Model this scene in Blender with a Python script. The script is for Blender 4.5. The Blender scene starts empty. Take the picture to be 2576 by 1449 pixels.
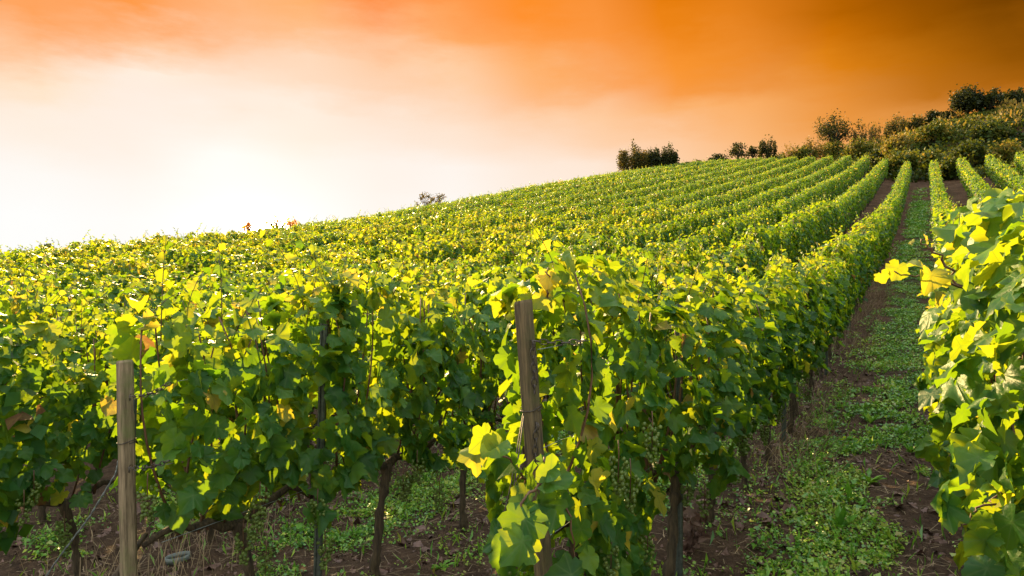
import bpy, math, random
import numpy as np
from mathutils import Vector, Matrix, Euler

S = bpy.context.scene
COL = S.collection
R = math.radians
rs = np.random.RandomState(7)
rnd = random.Random(7)

# ------------------------------------------------------------------ camera
FPX = 1717.0            # focal length in pixels of a 2576 px wide picture
CAMZ = 1.87
YAW = R(31.27)          # rows run along +Y, the lens looks to their left
cam_d = bpy.data.cameras.new("camera")
cam = bpy.data.objects.new("camera", cam_d)
COL.objects.link(cam)
cam.location = (0, 0, CAMZ)
cam.rotation_euler = (R(90), 0, YAW)
cam_d.sensor_width = 36
cam_d.lens = FPX / 2576 * 36
cam_d.clip_start = 0.05
cam_d.clip_end = 3000
S.camera = cam

# ------------------------------------------------------------------ render settings
S.render.engine = 'CYCLES'
S.cycles.max_bounces = 7
S.cycles.diffuse_bounces = 4
S.cycles.glossy_bounces = 2
S.cycles.transmission_bounces = 5
S.cycles.transparent_max_bounces = 4
S.cycles.caustics_reflective = False
S.cycles.caustics_refractive = False
S.cycles.sample_clamp_indirect = 6
S.view_settings.view_transform = 'Standard'
S.view_settings.look = 'None'
S.view_settings.gamma = 1
S.view_settings.use_curve_mapping = False
EXPO = 1.6
S.view_settings.exposure = EXPO

# ------------------------------------------------------------------ sky and sun
SUN_AZ = 57.0      # degrees to the left of the row direction (+Y)
SUN_EL = 23.0


def lin(c):
    c = c / 255.0
    return c / 12.92 if c <= 0.04045 else ((c + 0.055) / 1.055) ** 2.4


sky_pts = [  # (x, y, sRGB) read off the sunset sky
    (0, 10, 255, 158, 80), (350, 5, 255, 152, 64), (760, 10, 255, 180, 112), (1050, 10, 255, 126, 14), (1288, 10, 255, 143, 38), (1700, 10, 228, 122, 2),
    (2100, 10, 180, 97, 0), (2400, 10, 138, 74, 0), (2576, 10, 110, 60, 0),
    (0, 80, 255, 178, 115), (400, 70, 255, 196, 146), (800, 80, 255, 192, 138), (1150, 80, 255, 172, 100), (1400, 80, 255, 150, 55), (1750, 80, 238, 132, 18),
    (2100, 80, 205, 112, 4), (2400, 80, 160, 88, 0), (2576, 80, 132, 74, 2),
    (0, 160, 255, 232, 204), (400, 150, 255, 242, 226), (800, 150, 255, 220, 190), (1100, 150, 255, 208, 165), (1350, 160, 255, 178, 108), (1750, 160, 250, 150, 48),
    (2100, 160, 226, 132, 22), (2400, 160, 190, 110, 12), (2576, 160, 165, 95, 10),
    (0, 300, 255, 240, 225), (400, 300, 255, 240, 228), (800, 300, 255, 238, 222), (1150, 300, 255, 228, 205), (1450, 300, 255, 205, 160), (1800, 300, 253, 178, 105),
    (2150, 300, 238, 152, 62), (2576, 290, 206, 126, 38),
    (0, 420, 255, 251, 246), (600, 420, 255, 251, 246), (1100, 420, 255, 246, 238), (1400, 420, 255, 236, 220), (1700, 400, 255, 210, 170), (2000, 380, 250, 190, 130), (2300, 380, 238, 165, 90),
    (0, 560, 255, 255, 253), (600, 560, 255, 255, 255), (1200, 560, 255, 255, 252), (1600, 520, 255, 240, 225), (2100, 520, 250, 205, 150),
]
SP = []
for x, y, r, g, b in sky_pts:
    az = math.degrees(YAW - math.atan((x - 1288) / FPX))
    el = math.degrees(math.atan((724 - y) / math.hypot(FPX, x - 1288)))
    SP.append((az, el, lin(r), lin(g), lin(b)))
SP = np.array(SP)


def sky_col(az, el):
    d = np.hypot((SP[:, 0] - az) * 0.55, SP[:, 1] - el)
    w = 1.0 / (d ** 4 + 0.3)
    return (SP[:, 2:] * w[:, None]).sum(0) / w.sum() / 2 ** EXPO


world = bpy.data.worlds.new("World")
S.world = world
world.use_nodes = True
wn, wl = world.node_tree.nodes, world.node_tree.links
wn.clear()


class NT:
    """small helper to wire shader nodes"""

    def __init__(self, tree):
        self.t = tree

    def n(self, kind, **kw):
        nd = self.t.nodes.new(kind)
        for k, v in kw.items():
            setattr(nd, k, v)
        return nd

    def l(self, a, b):
        self.t.links.new(a, b)

    def put(self, sock, v):
        if isinstance(v, bpy.types.NodeSocket):
            self.l(v, sock)
        else:
            sock.default_value = v

    def m(self, op, a, b=0.0, c=None, clamp=False):
        nd = self.n('ShaderNodeMath', operation=op, use_clamp=clamp)
        self.put(nd.inputs[0], a)
        self.put(nd.inputs[1], b)
        if c is not None:
            self.put(nd.inputs[2], c)
        return nd.outputs[0]

    def ramp(self, fac, stops, interp='LINEAR'):
        nd = self.n('ShaderNodeValToRGB')
        cr = nd.color_ramp
        cr.interpolation = interp
        while len(cr.elements) < len(stops):
            cr.elements.new(0.5)
        for e, (p, c) in zip(cr.elements, sorted(stops, key=lambda s: s[0])):
            e.position = p
            e.color = (c[0], c[1], c[2], 1)
        self.put(nd.inputs[0], fac)
        return nd.outputs[0]

    def mix(self, fac, a, b, blend='MIX'):
        nd = self.n('ShaderNodeMix', data_type='RGBA', blend_type=blend)
        self.put(nd.inputs[0], fac)
        for s, v in ((nd.inputs[6], a), (nd.inputs[7], b)):
            self.put(s, v if isinstance(v, bpy.types.NodeSocket) else (v[0], v[1], v[2], 1))
        return nd.outputs[2]

    def rng(self, v, a, b, c=0.0, d=1.0, smooth=False):
        nd = self.n('ShaderNodeMapRange', interpolation_type='SMOOTHSTEP' if smooth else 'LINEAR')
        self.put(nd.inputs[0], v)
        for i, q in enumerate((a, b, c, d)):
            nd.inputs[i + 1].default_value = q
        return nd.outputs[0]

    def noise(self, vec, scale, detail=3.0, rough=0.55, out=0):
        nd = self.n('ShaderNodeTexNoise')
        if vec is not None:
            self.l(vec, nd.inputs['Vector'])
        nd.inputs['Scale'].default_value = scale
        nd.inputs['Detail'].default_value = detail
        nd.inputs['Roughness'].default_value = rough
        return nd.outputs[out]


W = NT(world.node_tree)
tc = W.n('ShaderNodeTexCoord')
dirv = tc.outputs['Generated']
sx = W.n('ShaderNodeSeparateXYZ')
W.l(dirv, sx.inputs[0])
el = W.m('MULTIPLY', W.m('ARCSINE', sx.outputs[2]), 57.29578)
az = W.m('MULTIPLY', W.m('ARCTAN2', W.m('MULTIPLY', sx.outputs[0], -1.0), sx.outputs[1]), 57.29578)
sc = W.n('ShaderNodeVectorMath', operation='MULTIPLY')
W.l(dirv, sc.inputs[0])
sc.inputs[1].default_value = (1.0, 1.0, 3.4)
cl1 = W.noise(sc.outputs[0], 2.6, 5.0, 0.55)
sc2 = W.n('ShaderNodeVectorMath', operation='ADD')
W.l(sc.outputs[0], sc2.inputs[0])
sc2.inputs[1].default_value = (3.7, 1.2, 5.0)
cl2 = W.noise(sc2.outputs[0], 5.5, 6.0, 0.6)
wob = W.m('ADD', W.m('MULTIPLY', W.m('SUBTRACT', cl1, 0.5), 4.5), W.m('MULTIPLY', W.m('SUBTRACT', cl2, 0.5), 5.0))
el_c = W.m('ADD', el, W.m('MULTIPLY', wob, W.rng(el, 4, 14)))
azf = W.m('DIVIDE', W.m('ADD', W.m('ADD', az, W.m('MULTIPLY', wob, 0.8)), 180.0), 360.0)
rows_el = [2, 5, 8, 10, 12, 14, 16, 18, 20, 22, 25]
azs = [-9, -5, 0, 6, 12, 18, 24, 30, 36, 42, 48, 54, 60, 66, 72]
acc = None
for i, e in enumerate(rows_el):
    st = [((a + 180) / 360, sky_col(a, e)) for a in azs]
    cool = np.array([0.46, 0.49, 0.44])  # unseen sky behind the camera, brightened as fill light
    st += [((-40 + 180) / 360, 0.5 * sky_col(-9, e) + 0.3 * cool), ((-95 + 180) / 360, cool), ((110 + 180) / 360, 0.75 * sky_col(72, e) + 0.25 * cool), ((150 + 180) / 360, cool)]
    col = W.ramp(azf, st)
    acc = col if acc is None else W.mix(W.rng(el_c, rows_el[i - 1], e), acc, col)
nish = W.n('ShaderNodeTexSky', sky_type='NISHITA')
nish.sun_disc = False
nish.sun_elevation = R(SUN_EL)
nish.sun_rotation = R(-SUN_AZ)
nish.air_density = 1.0
nish.dust_density = 1.0
ns = W.n('ShaderNodeVectorMath', operation='SCALE')
W.l(nish.outputs[0], ns.inputs[0])
ns.inputs['Scale'].default_value = 0.13
upper = W.rng(el, 27, 50, smooth=True)
sky_fill = W.ramp(W.noise(sc.outputs[0], 1.7, 4.0), [(0.3, (0.40, 0.42, 0.38)), (0.7, (0.64, 0.64, 0.57))])
high = W.mix(1.0, ns.outputs[0], sky_fill, 'ADD')      # pale fill light added to the unseen sky overhead
acc = W.mix(upper, acc, high)
# light haze glow round the sun itself
sd = Vector((-math.sin(R(51.2)), math.cos(R(51.2)), math.tan(R(5.0)))).normalized()
dp = W.n('ShaderNodeVectorMath', operation='DOT_PRODUCT')
W.l(dirv, dp.inputs[0])
dp.inputs[1].default_value = sd
ang = W.m('MULTIPLY', W.m('ARCCOSINE', W.m('MINIMUM', dp.outputs['Value'], 0.99999)), 57.29578)
glow = W.m('POWER', W.rng(ang, 14, 0), 2.0)
glow2 = W.rng(ang, 2.2, 0.6, smooth=True)
gc = W.n('ShaderNodeVectorMath', operation='SCALE')
gc.inputs[0].default_value = (1.0, 0.86, 0.62)
W.l(W.m('ADD', W.m('MULTIPLY', glow, 0.05), W.m('MULTIPLY', glow2, 12.0)), gc.inputs['Scale'])
fin = W.mix(1.0, acc, gc.outputs[0], 'ADD')
bg = W.n('ShaderNodeBackground')
W.l(fin, bg.inputs[0])
bg.inputs[1].default_value = 1.0
wo = W.n('ShaderNodeOutputWorld')
W.l(bg.outputs[0], wo.inputs[0])

sun_d = bpy.data.lights.new("sun", 'SUN')
sun_d.energy = 5.0
sun_d.angle = R(0.6)
sun_d.color = (1.0, 0.70, 0.29)
sun = bpy.data.objects.new("sun", sun_d)
COL.objects.link(sun)
sdir = Vector((-math.sin(R(SUN_AZ)) * math.cos(R(SUN_EL)), math.cos(R(SUN_AZ)) * math.cos(R(SUN_EL)), math.sin(R(SUN_EL))))
sun.rotation_euler = sdir.to_track_quat('Z', 'Y').to_euler()
sun.location = sdir * 50 + Vector((0, 0, 30))


# ------------------------------------------------------------------ terrain shape
def pchip(xs, ys, x):
    xs = np.array(xs, float)
    ys = np.array(ys, float)
    d = np.diff(ys) / np.diff(xs)
    m = np.zeros(len(xs))
    m[0], m[-1] = d[0], d[-1]
    for i in range(1, len(xs) - 1):
        m[i] = 0 if d[i - 1] * d[i] <= 0 else 2 * d[i - 1] * d[i] / (d[i - 1] + d[i])
    x = np.clip(np.asarray(x, float), xs[0], xs[-1])
    i = np.clip(np.searchsorted(xs, x) - 1, 0, len(xs) - 2)
    h = xs[i + 1] - xs[i]
    t = (x - xs[i]) / h
    return ys[i] * (1 + 2 * t) * (1 - t) ** 2 + h * m[i] * t * (1 - t) ** 2 + ys[i + 1] * t * t * (3 - 2 * t) + h * m[i + 1] * t * t * (t - 1)


def sst(x, a, b):
    t = np.clip((np.asarray(x, float) - a) / (b - a), 0, 1)
    return t * t * (3 - 2 * t)


YK = [-400, -60, 0, 4.5, 9, 13, 18, 23, 31, 48, 60, 72, 86, 100, 125, 200, 700]
H0 = [-12, -2.6, -1.88, -1.87, -1.72, -1.30, -0.60, 0.0, 1.1, 4.3, 6.9, 9.6, 12.4, 14.3, 15.4, 12, -10]
HM = [-12, -3.4, -2.45, -2.25, -1.95, -1.45, -0.60, 0.2, 1.6, 4.9, 7.3, 9.9, 13.0, 15.2, 16.2, 12, -10]
HC = [-14, -5.5, -2.3, -1.75, -1.05, -0.45, 0.25, 1.1, 2.75, 6.4, 8.9, 11.3, 14.0, 16.0, 16.6, 12, -10]


def row_end(x):
    return pchip([-60, -30, -24, -19, -9, -5, -3.4, -1.4, 60], [70, 78, 84, 88, 86, 82, 77, 71, 71], x)


def bank(x, y):
    b = pchip([-60, -26, -19, -14, -9, -5, -1, 3, 8, 14, 30, 60], [0, 0, 0.5, 1.3, 2.4, 3.5, 4.5, 5.5, 6.0, 6.2, 6.0, 6], x)
    y0 = row_end(x) + 2.5
    return b * sst(y, y0, y0 + 19)


def hgt(x, y):
    """ground height above the camera's own ground zero"""
    x = np.asarray(x, float)
    y = np.asarray(y, float)
    a, m, c = pchip(YK, H0, y), pchip(YK, HM, y), pchip(YK, HC, y)
    w1 = np.clip((-x - 0.5) / 5.0, 0, 1)
    w1 = 0.5 * w1 + 0.5 * w1 * w1 * (3 - 2 * w1)
    w2 = np.clip((-x - 5.5) / 18.0, 0, 1)
    w2 = 0.4 * w2 + 0.6 * w2 * w2 * (3 - 2 * w2)
    h = np.where(x > -5.5, a + (m - a) * w1, m + (c - m) * w2)
    over = np.maximum(-x - 24.5, 0)
    h = h - 0.16 * over ** 2 / (over + 4)
    h = h - 0.02 * np.maximum(x - 12, 0)
    return h + bank(x, y) + CAMZ


def gz(x, y):
    return float(hgt(x, y))


FW = Vector((-math.sin(YAW), math.cos(YAW), 0))
RT = Vector((math.cos(YAW), math.sin(YAW), 0))


def at_px(x, y, z):
    """point at depth z (metres) seen at pixel x, y of the 2576 px picture"""
    return FW * z + RT * ((x - 1288) / FPX * z) + Vector((0, 0, CAMZ + (724 - y) / FPX * z))


def proj(p):
    v = Vector(p) - Vector((0, 0, CAMZ))
    z = v.dot(FW)
    return 1288 + FPX * v.dot(RT) / z, 724 - FPX * v.z / z, z


# ------------------------------------------------------------------ mesh helpers
class MB:
    def __init__(self):
        self.v, self.f, self.n, self.ve = [], [], 0, []

    def add(self, v, f, mat=0, tint=0.5, smooth=True, vein=0.0):
        v = np.asarray(v, float).reshape(-1, 3)
        self.ve.append(np.full(len(v), vein) if np.isscalar(vein) else np.asarray(vein, float))
        f = np.asarray(f, int)
        t = np.full(len(v), tint) if np.isscalar(tint) else np.asarray(tint, float)
        self.v.append((v, t))
        self.f.append((f + self.n, mat, smooth))
        self.n += len(v)
        return self

    def build(self, name, mats, parent=None, mesh_only=False):
        V = np.concatenate([a for a, _ in self.v])
        T = np.concatenate([b for _, b in self.v])
        me = bpy.data.meshes.new(name)
        me.vertices.add(len(V))
        me.vertices.foreach_set('co', V.astype(np.float32).ravel())
        loops = np.concatenate([f.ravel() for f, _, _ in self.f])
        tot = np.concatenate([np.full(len(f), f.shape[1]) for f, _, _ in self.f])
        mi = np.concatenate([np.full(len(f), m) for f, m, _ in self.f])
        sm = np.concatenate([np.full(len(f), s) for f, _, s in self.f])
        me.loops.add(len(loops))
        me.loops.foreach_set('vertex_index', loops.astype(np.int32))
        me.polygons.add(len(tot))
        st = np.concatenate([[0], np.cumsum(tot)[:-1]])
        me.polygons.foreach_set('loop_start', st.astype(np.int32))
        me.polygons.foreach_set('loop_total', tot.astype(np.int32))
        me.polygons.foreach_set('material_index', mi.astype(np.int32))
        me.polygons.foreach_set('use_smooth', sm.astype(bool))
        at = me.attributes.new('tint', 'FLOAT', 'POINT')
        at.data.foreach_set('value', T.astype(np.float32))
        if self.ve and len(self.ve) == len(self.v) and any(e.any() for e in self.ve):
            av = me.attributes.new('vein', 'FLOAT', 'POINT')
            av.data.foreach_set('value', np.concatenate(self.ve).astype(np.float32))
        for m in (mats if isinstance(mats, (list, tuple)) else [mats]):
            me.materials.append(m)
        me.update(calc_edges=True)
        if mesh_only:
            return me
        return link(name, me, parent)


def link(name, me, parent=None):
    o = bpy.data.objects.new(name, me)
    COL.objects.link(o)
    if parent is not None:
        o.parent = parent
    return o


def empty(name, loc, rz=0.0, sc=1.0):
    o = bpy.data.objects.new(name, None)
    COL.objects.link(o)
    o.location = loc
    o.rotation_euler = (0, 0, rz)
    o.scale = (sc, sc, sc) if np.isscalar(sc) else sc
    o.empty_display_size = 0.1
    return o


def tag(o, label=None, cat=None, group=None, kind=None):
    if label:
        o['label'] = label
    if cat:
        o['category'] = cat
    if group:
        o['group'] = group
    if kind:
        o['kind'] = kind
    return o


def tube(pts, rad, sides=6, cap=True, sq=None):
    """swept tube as vertices and quads"""
    P = np.asarray(pts, float)
    n = len(P)
    rad = np.full(n, rad) if np.isscalar(rad) else np.asarray(rad, float)
    d = np.gradient(P, axis=0)
    d /= np.linalg.norm(d, axis=1)[:, None] + 1e-9
    up = np.array([0, 0, 1.0]) if abs(d[0][2]) < 0.9 else np.array([1.0, 0, 0])
    a = np.cross(d, up)
    a /= np.linalg.norm(a, axis=1)[:, None] + 1e-9
    b = np.cross(d, a)
    th = np.arange(sides) / sides * 2 * math.pi
    V = P[:, None, :] + rad[:, None, None] * (np.cos(th)[None, :, None] * a[:, None, :] + np.sin(th)[None, :, None] * b[:, None, :])
    V = V.reshape(-1, 3)
    i = np.arange(n - 1)[:, None] * sides
    k = np.arange(sides)[None, :]
    k2 = (k + 1) % sides
    F = np.stack([i + k, i + k2, i + sides + k2, i + sides + k], -1).reshape(-1, 4)
    if cap:
        V = np.concatenate([V, P[:1], P[-1:]])
        c0, c1 = n * sides, n * sides + 1
        kk = np.arange(sides)
        t0 = np.stack([np.full(sides, c0), (kk + 1) % sides, kk, np.full(sides, c0)], -1)[:, :3]
        t1 = np.stack([np.full(sides, c1), (n - 1) * sides + kk, (n - 1) * sides + (kk + 1) % sides], -1)
        return V, F, np.concatenate([t0, t1])
    return V, F, None


def add_tube(mb, pts, rad, sides=6, mat=0, tint=0.5, cap=True):
    V, F, C = tube(pts, rad, sides, cap)
    base = mb.n
    mb.add(V, F, mat, tint)
    if C is not None:
        mb.f.append((C + base, mat, False))
    return mb


# leaf outlines: (side, along, faces)
def leaf_hi():
    half = [(0.10, -0.13), (0.27, -0.16), (0.33, -0.04), (0.46, -0.02), (0.45, 0.13), (0.38, 0.22), (0.52, 0.27), (0.64, 0.45), (0.50, 0.50), (0.47, 0.60), (0.33, 0.57), (0.33, 0.72), (0.20, 0.78), (0.15, 0.93)]
    out = [(0, 0.0)] + half + [(0, 1.04)] + [(-x, y) for x, y in reversed(half)]
    V = [(0, 0.25)] + out
    n = len(out)
    F = [(0, 1 + i, 1 + (i + 1) % n) for i in range(n)]
    return np.array(V), np.array(F)


def leaf_mid():
    half = [(0.34, -0.14), (0.40, 0.2), (0.62, 0.44), (0.34, 0.58), (0.2, 0.82)]
    out = [(0, -0.02)] + half + [(0, 1.02)] + [(-x, y) for x, y in reversed(half)]
    V = [(0, 0.25)] + out
    n = len(out)
    F = [(0, 1 + i, 1 + (i + 1) % n) for i in range(n)]
    return np.array(V), np.array(F)


def leaf_far():
    return np.array([(0, -0.05), (0.52, 0.35), (0, 1.0), (-0.52, 0.35)]), np.array([(0, 1, 2, 3)])


def leaf_long():
    return np.array([(0, 0), (0.13, 0.3), (0.16, 0.65), (0, 1.0), (-0.16, 0.65), (-0.13, 0.3)]), np.array([(0, 1, 2, 5), (2, 3, 4, 5)])


LEAF = {'hi': leaf_hi(), 'mid': leaf_mid(), 'far': leaf_far(), 'long': leaf_long()}


def norm(a):
    return a / (np.linalg.norm(a, axis=1)[:, None] + 1e-9)


def add_leaves(mb, kind, P, N, T, size, tint, mat=0, rng=rs, curl=1.0):
    """leaves at P (petiole end), facing N, tips along T"""
    tv, tf = LEAF[kind]
    n, k = len(P), len(tv)
    N = norm(N)
    T = norm(T - (T * N).sum(1)[:, None] * N)
    B = np.cross(T, N)
    x = np.repeat(tv[:, 0][None, :], n, 0)
    y = np.repeat(tv[:, 1][None, :], n, 0)
    if kind == 'hi':                 # every leaf has its own depth of lobes and its own torn or toothed edge
        dx, dy = x, y - 0.40
        rr = np.hypot(dx, dy) + 1e-6
        rb = rng.uniform(0.02, 0.45, (n, 1))
        inner = np.ones((1, k))
        inner[0, 0] = 0
        target = rr * (1 - rb * inner) + 0.55 * rb * inner
        target = target * (1 + inner * (0.05 * rng.randn(n, k) + 0.05 * np.where(np.arange(k) % 2 == 0, 1, -1)[None, :]))
        target[:, 1] = rr[:, 1] * 0.9
        x, y = dx / rr * target, 0.40 + dy / rr * target
    x = x * (1 + 0.12 * rng.randn(n, 1))
    cup = (0.75 * rng.randn(n, 1) + 0.4) * curl
    bend = (0.28 * rng.randn(n, 1) - 0.25) * curl
    fold = 0.22 * rng.rand(n, 1) * curl
    ph = rng.rand(n, 1) * 6.28
    z = -cup * x * x + bend * (y - 0.2) ** 2 + fold * np.abs(x)
    if kind == 'hi':
        z = z + 0.085 * np.sin(8 * x + 6 * y + ph) * np.clip(np.hypot(x, y - 0.25) * 1.6, 0, 1)
    V = P[:, None, :] + size[:, None, None] * (x[..., None] * B[:, None, :] + y[..., None] * T[:, None, :] + z[..., None] * N[:, None, :])
    F = (tf[None] + (np.arange(n) * k)[:, None, None]).reshape(-1, tf.shape[1])
    vn = np.zeros(k)
    if kind == 'hi':
        vn[[0, 3, 9, 13, 16, 19, 23, 29]] = 1.0
    mb.add(V.reshape(-1, 3), F, mat, np.repeat(tint, k), True, np.tile(vn, n))


def tint_vals(n, rng, base=0.28, sd=0.10, yellow=0.05, brown=0.012):
    t = np.clip(base + sd * rng.randn(n), 0.0, 0.6)
    u = rng.rand(n)
    t = np.where(u < yellow, 0.62 + 0.2 * rng.rand(n), t)
    return np.where(u > 1 - brown, 0.92 + 0.08 * rng.rand(n), t)


# ------------------------------------------------------------------ materials
def new_mat(name):
    m = bpy.data.materials.new(name)
    m.use_nodes = True
    m.node_tree.nodes.clear()
    return m, NT(m.node_tree)


def leaf_material(name, refl, trans, share=0.5, rough=0.45, spec=0.28, noise_amt=0.26, veins=False):
    m, t = new_mat(name)
    at = t.n('ShaderNodeAttribute', attribute_name='tint')
    oi = t.n('ShaderNodeObjectInfo')
    geo = t.n('ShaderNodeTexCoord')
    nz = t.noise(geo.outputs['Object'], 22.0, 3.0)
    fac = t.m('ADD', at.outputs['Fac'], t.m('MULTIPLY', t.m('SUBTRACT', nz, 0.5), noise_amt))
    fac = t.m('ADD', fac, t.m('MULTIPLY', t.m('SUBTRACT', oi.outputs['Random'], 0.5), 0.07), clamp=True)
    ve = t.n('ShaderNodeAttribute', attribute_name='vein')
    vm = t.rng(ve.outputs['Fac'], 0.86, 0.97)
    ca = t.ramp(fac, refl)
    cb = t.ramp(fac, trans)
    if veins:
        ca = t.mix(t.m('MULTIPLY', vm, 0.35), ca, (0.20, 0.27, 0.08))
        cb = t.mix(t.m('MULTIPLY', vm, 0.45), cb, (0.16, 0.26, 0.02))
    p = t.n('ShaderNodeBsdfPrincipled')
    t.l(ca, p.inputs['Base Color'])
    p.inputs['Roughness'].default_value = rough
    p.inputs['Specular IOR Level'].default_value = spec
    tr = t.n('ShaderNodeBsdfTranslucent')
    t.l(cb, tr.inputs[0])
    bp = t.n('ShaderNodeBump')
    bp.inputs['Strength'].default_value = 0.25
    bp.inputs['Distance'].default_value = 0.01
    t.l(t.noise(geo.outputs['Object'], 60.0, 2.0), bp.inputs['Height'])
    t.l(bp.outputs[0], p.inputs['Normal'])
    mx = t.n('ShaderNodeMixShader')
    mx.inputs[0].default_value = share
    t.l(p.outputs[0], mx.inputs[1])
    t.l(tr.outputs[0], mx.inputs[2])
    o = t.n('ShaderNodeOutputMaterial')
    t.l(mx.outputs[0], o.inputs[0])
    return m


VINE_REFL = [(0.0, (0.010, 0.048, 0.013)), (0.28, (0.028, 0.105, 0.018)), (0.52, (0.075, 0.175, 0.024)), (0.72, (0.28, 0.27, 0.035)), (0.88, (0.20, 0.13, 0.05)), (1.0, (0.13, 0.06, 0.035))]
VINE_TRANS = [(0.0, (0.15, 0.32, 0.006)), (0.28, (0.27, 0.42, 0.007)), (0.52, (0.54, 0.56, 0.010)), (0.72, (0.85, 0.66, 0.04)), (0.88, (0.40, 0.24, 0.05)), (1.0, (0.22, 0.09, 0.04))]
M = {}
M['vine_leaf'] = leaf_material('vine_leaf', VINE_REFL, VINE_TRANS, 0.48, rough=0.42, spec=0.22, veins=True)
M['weed_leaf'] = leaf_material('weed_leaf', [(0, (0.04, 0.14, 0.02)), (0.4, (0.15, 0.36, 0.032)), (0.7, (0.38, 0.50, 0.05)), (1, (0.32, 0.26, 0.07))],
                               [(0, (0.10, 0.30, 0.015)), (0.5, (0.25, 0.5, 0.02)), (1, (0.45, 0.35, 0.05))], 0.3, 0.36, 0.6)
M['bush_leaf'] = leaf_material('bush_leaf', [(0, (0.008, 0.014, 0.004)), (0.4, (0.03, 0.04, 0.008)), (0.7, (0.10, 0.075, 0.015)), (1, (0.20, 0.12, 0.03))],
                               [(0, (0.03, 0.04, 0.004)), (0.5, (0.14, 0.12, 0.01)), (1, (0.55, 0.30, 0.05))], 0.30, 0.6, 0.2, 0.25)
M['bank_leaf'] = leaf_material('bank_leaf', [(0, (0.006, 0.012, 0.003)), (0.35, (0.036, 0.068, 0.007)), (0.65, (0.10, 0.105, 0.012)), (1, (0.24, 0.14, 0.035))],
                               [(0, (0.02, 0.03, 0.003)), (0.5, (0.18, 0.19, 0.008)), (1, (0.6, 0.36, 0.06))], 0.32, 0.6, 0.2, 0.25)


M['backlit_leaf'] = leaf_material('backlit_leaf', [(0, (0.10, 0.05, 0.01)), (1, (0.30, 0.15, 0.03))], [(0, (0.8, 0.36, 0.05)), (1, (1.0, 0.5, 0.09))], 0.65, 0.6, 0.2, 0.25)  # orange backlight of the low sun put into the leaf colour


def bark_material(name, c1, c2, scale=(30, 30, 6), rough=0.85, bump=0.6):
    m, t = new_mat(name)
    tcn = t.n('ShaderNodeTexCoord')
    mp = t.n('ShaderNodeMapping')
    mp.inputs['Scale'].default_value = scale
    t.l(tcn.outputs['Object'], mp.inputs[0])
    nz = t.noise(mp.outputs[0], 1.0, 5.0, 0.65)
    p = t.n('ShaderNodeBsdfPrincipled')
    t.l(t.ramp(nz, [(0.3, c1), (0.7, c2)]), p.inputs['Base Color'])
    p.inputs['Roughness'].default_value = rough
    b = t.n('ShaderNodeBump')
    b.inputs['Strength'].default_value = bump
    b.inputs['Distance'].default_value = 0.02
    t.l(nz, b.inputs['Height'])
    t.l(b.outputs[0], p.inputs['Normal'])
    o = t.n('ShaderNodeOutputMaterial')
    t.l(p.outputs[0], o.inputs[0])
    return m


M['bark'] = bark_material('vine_bark', (0.015, 0.010, 0.006), (0.12, 0.080, 0.042), (45, 45, 5), 0.9, 1.0)
M['cane'] = bark_material('cane_wood', (0.07, 0.03, 0.015), (0.16, 0.075, 0.035), (60, 60, 20), 0.6, 0.2)
M['limb'] = bark_material('limb_bark', (0.02, 0.014, 0.008), (0.06, 0.04, 0.02), (6, 6, 2))
M['grape'] = None


def simple(name, col, rough=0.6, metal=0.0, var=0.3, scale=25.0, bump=0.0):
    m, t = new_mat(name)
    tcn = t.n('ShaderNodeTexCoord')
    nz = t.noise(tcn.outputs['Object'], scale, 4.0)
    p = t.n('ShaderNodeBsdfPrincipled')
    lo = tuple(c * (1 - var) for c in col)
    hi = tuple(min(c * (1 + var), 1) for c in col)
    t.l(t.ramp(nz, [(0.3, lo), (0.7, hi)]), p.inputs['Base Color'])
    p.inputs['Roughness'].default_value = rough
    p.inputs['Metallic'].default_value = metal
    if bump:
        b = t.n('ShaderNodeBump')
        b.inputs['Strength'].default_value = bump
        b.inputs['Distance'].default_value = 0.01
        t.l(nz, b.inputs['Height'])
        t.l(b.outputs[0], p.inputs['Normal'])
    o = t.n('ShaderNodeOutputMaterial')
    t.l(p.outputs[0], o.inputs[0])
    return m


M['zinc'] = simple('galvanised_steel', (0.10, 0.115, 0.10), 0.5, 0.6, 0.35, 40)
M['rust'] = simple('rusty_steel', (0.07, 0.055, 0.045), 0.6, 0.5, 0.5, 80)
M['cable'] = simple('grey_wire', (0.22, 0.25, 0.25), 0.5, 0.5, 0.3, 60)
M['plastic'] = simple('grey_plastic', (0.17, 0.19, 0.18), 0.5, 0.0, 0.2, 30)
M['straw'] = simple('dry_straw', (0.30, 0.21, 0.12), 0.8, 0.0, 0.5, 3)
M['dead_leaf'] = simple('dead_leaf', (0.15, 0.08, 0.06), 0.6, 0.0, 0.5, 9)
M['hut'] = simple('dark_boards', (0.015, 0.011, 0.008), 0.8, 0.0, 0.4, 3)

m, t = new_mat('grape_skin')
p = t.n('ShaderNodeBsdfPrincipled')
tcn = t.n('ShaderNodeTexCoord')
t.l(t.ramp(t.noise(tcn.outputs['Object'], 40, 2), [(0.3, (0.07, 0.12, 0.02)), (0.7, (0.17, 0.22, 0.04))]), p.inputs['Base Color'])
p.inputs['Roughness'].default_value = 0.38
tr = t.n('ShaderNodeBsdfTranslucent')
tr.inputs[0].default_value = (0.3, 0.36, 0.05, 1)
mx = t.n('ShaderNodeMixShader')
mx.inputs[0].default_value = 0.35
t.l(p.outputs[0], mx.inputs[1])
t.l(tr.outputs[0], mx.inputs[2])
o = t.n('ShaderNodeOutputMaterial')
t.l(mx.outputs[0], o.inputs[0])
M['grape'] = m


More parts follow.
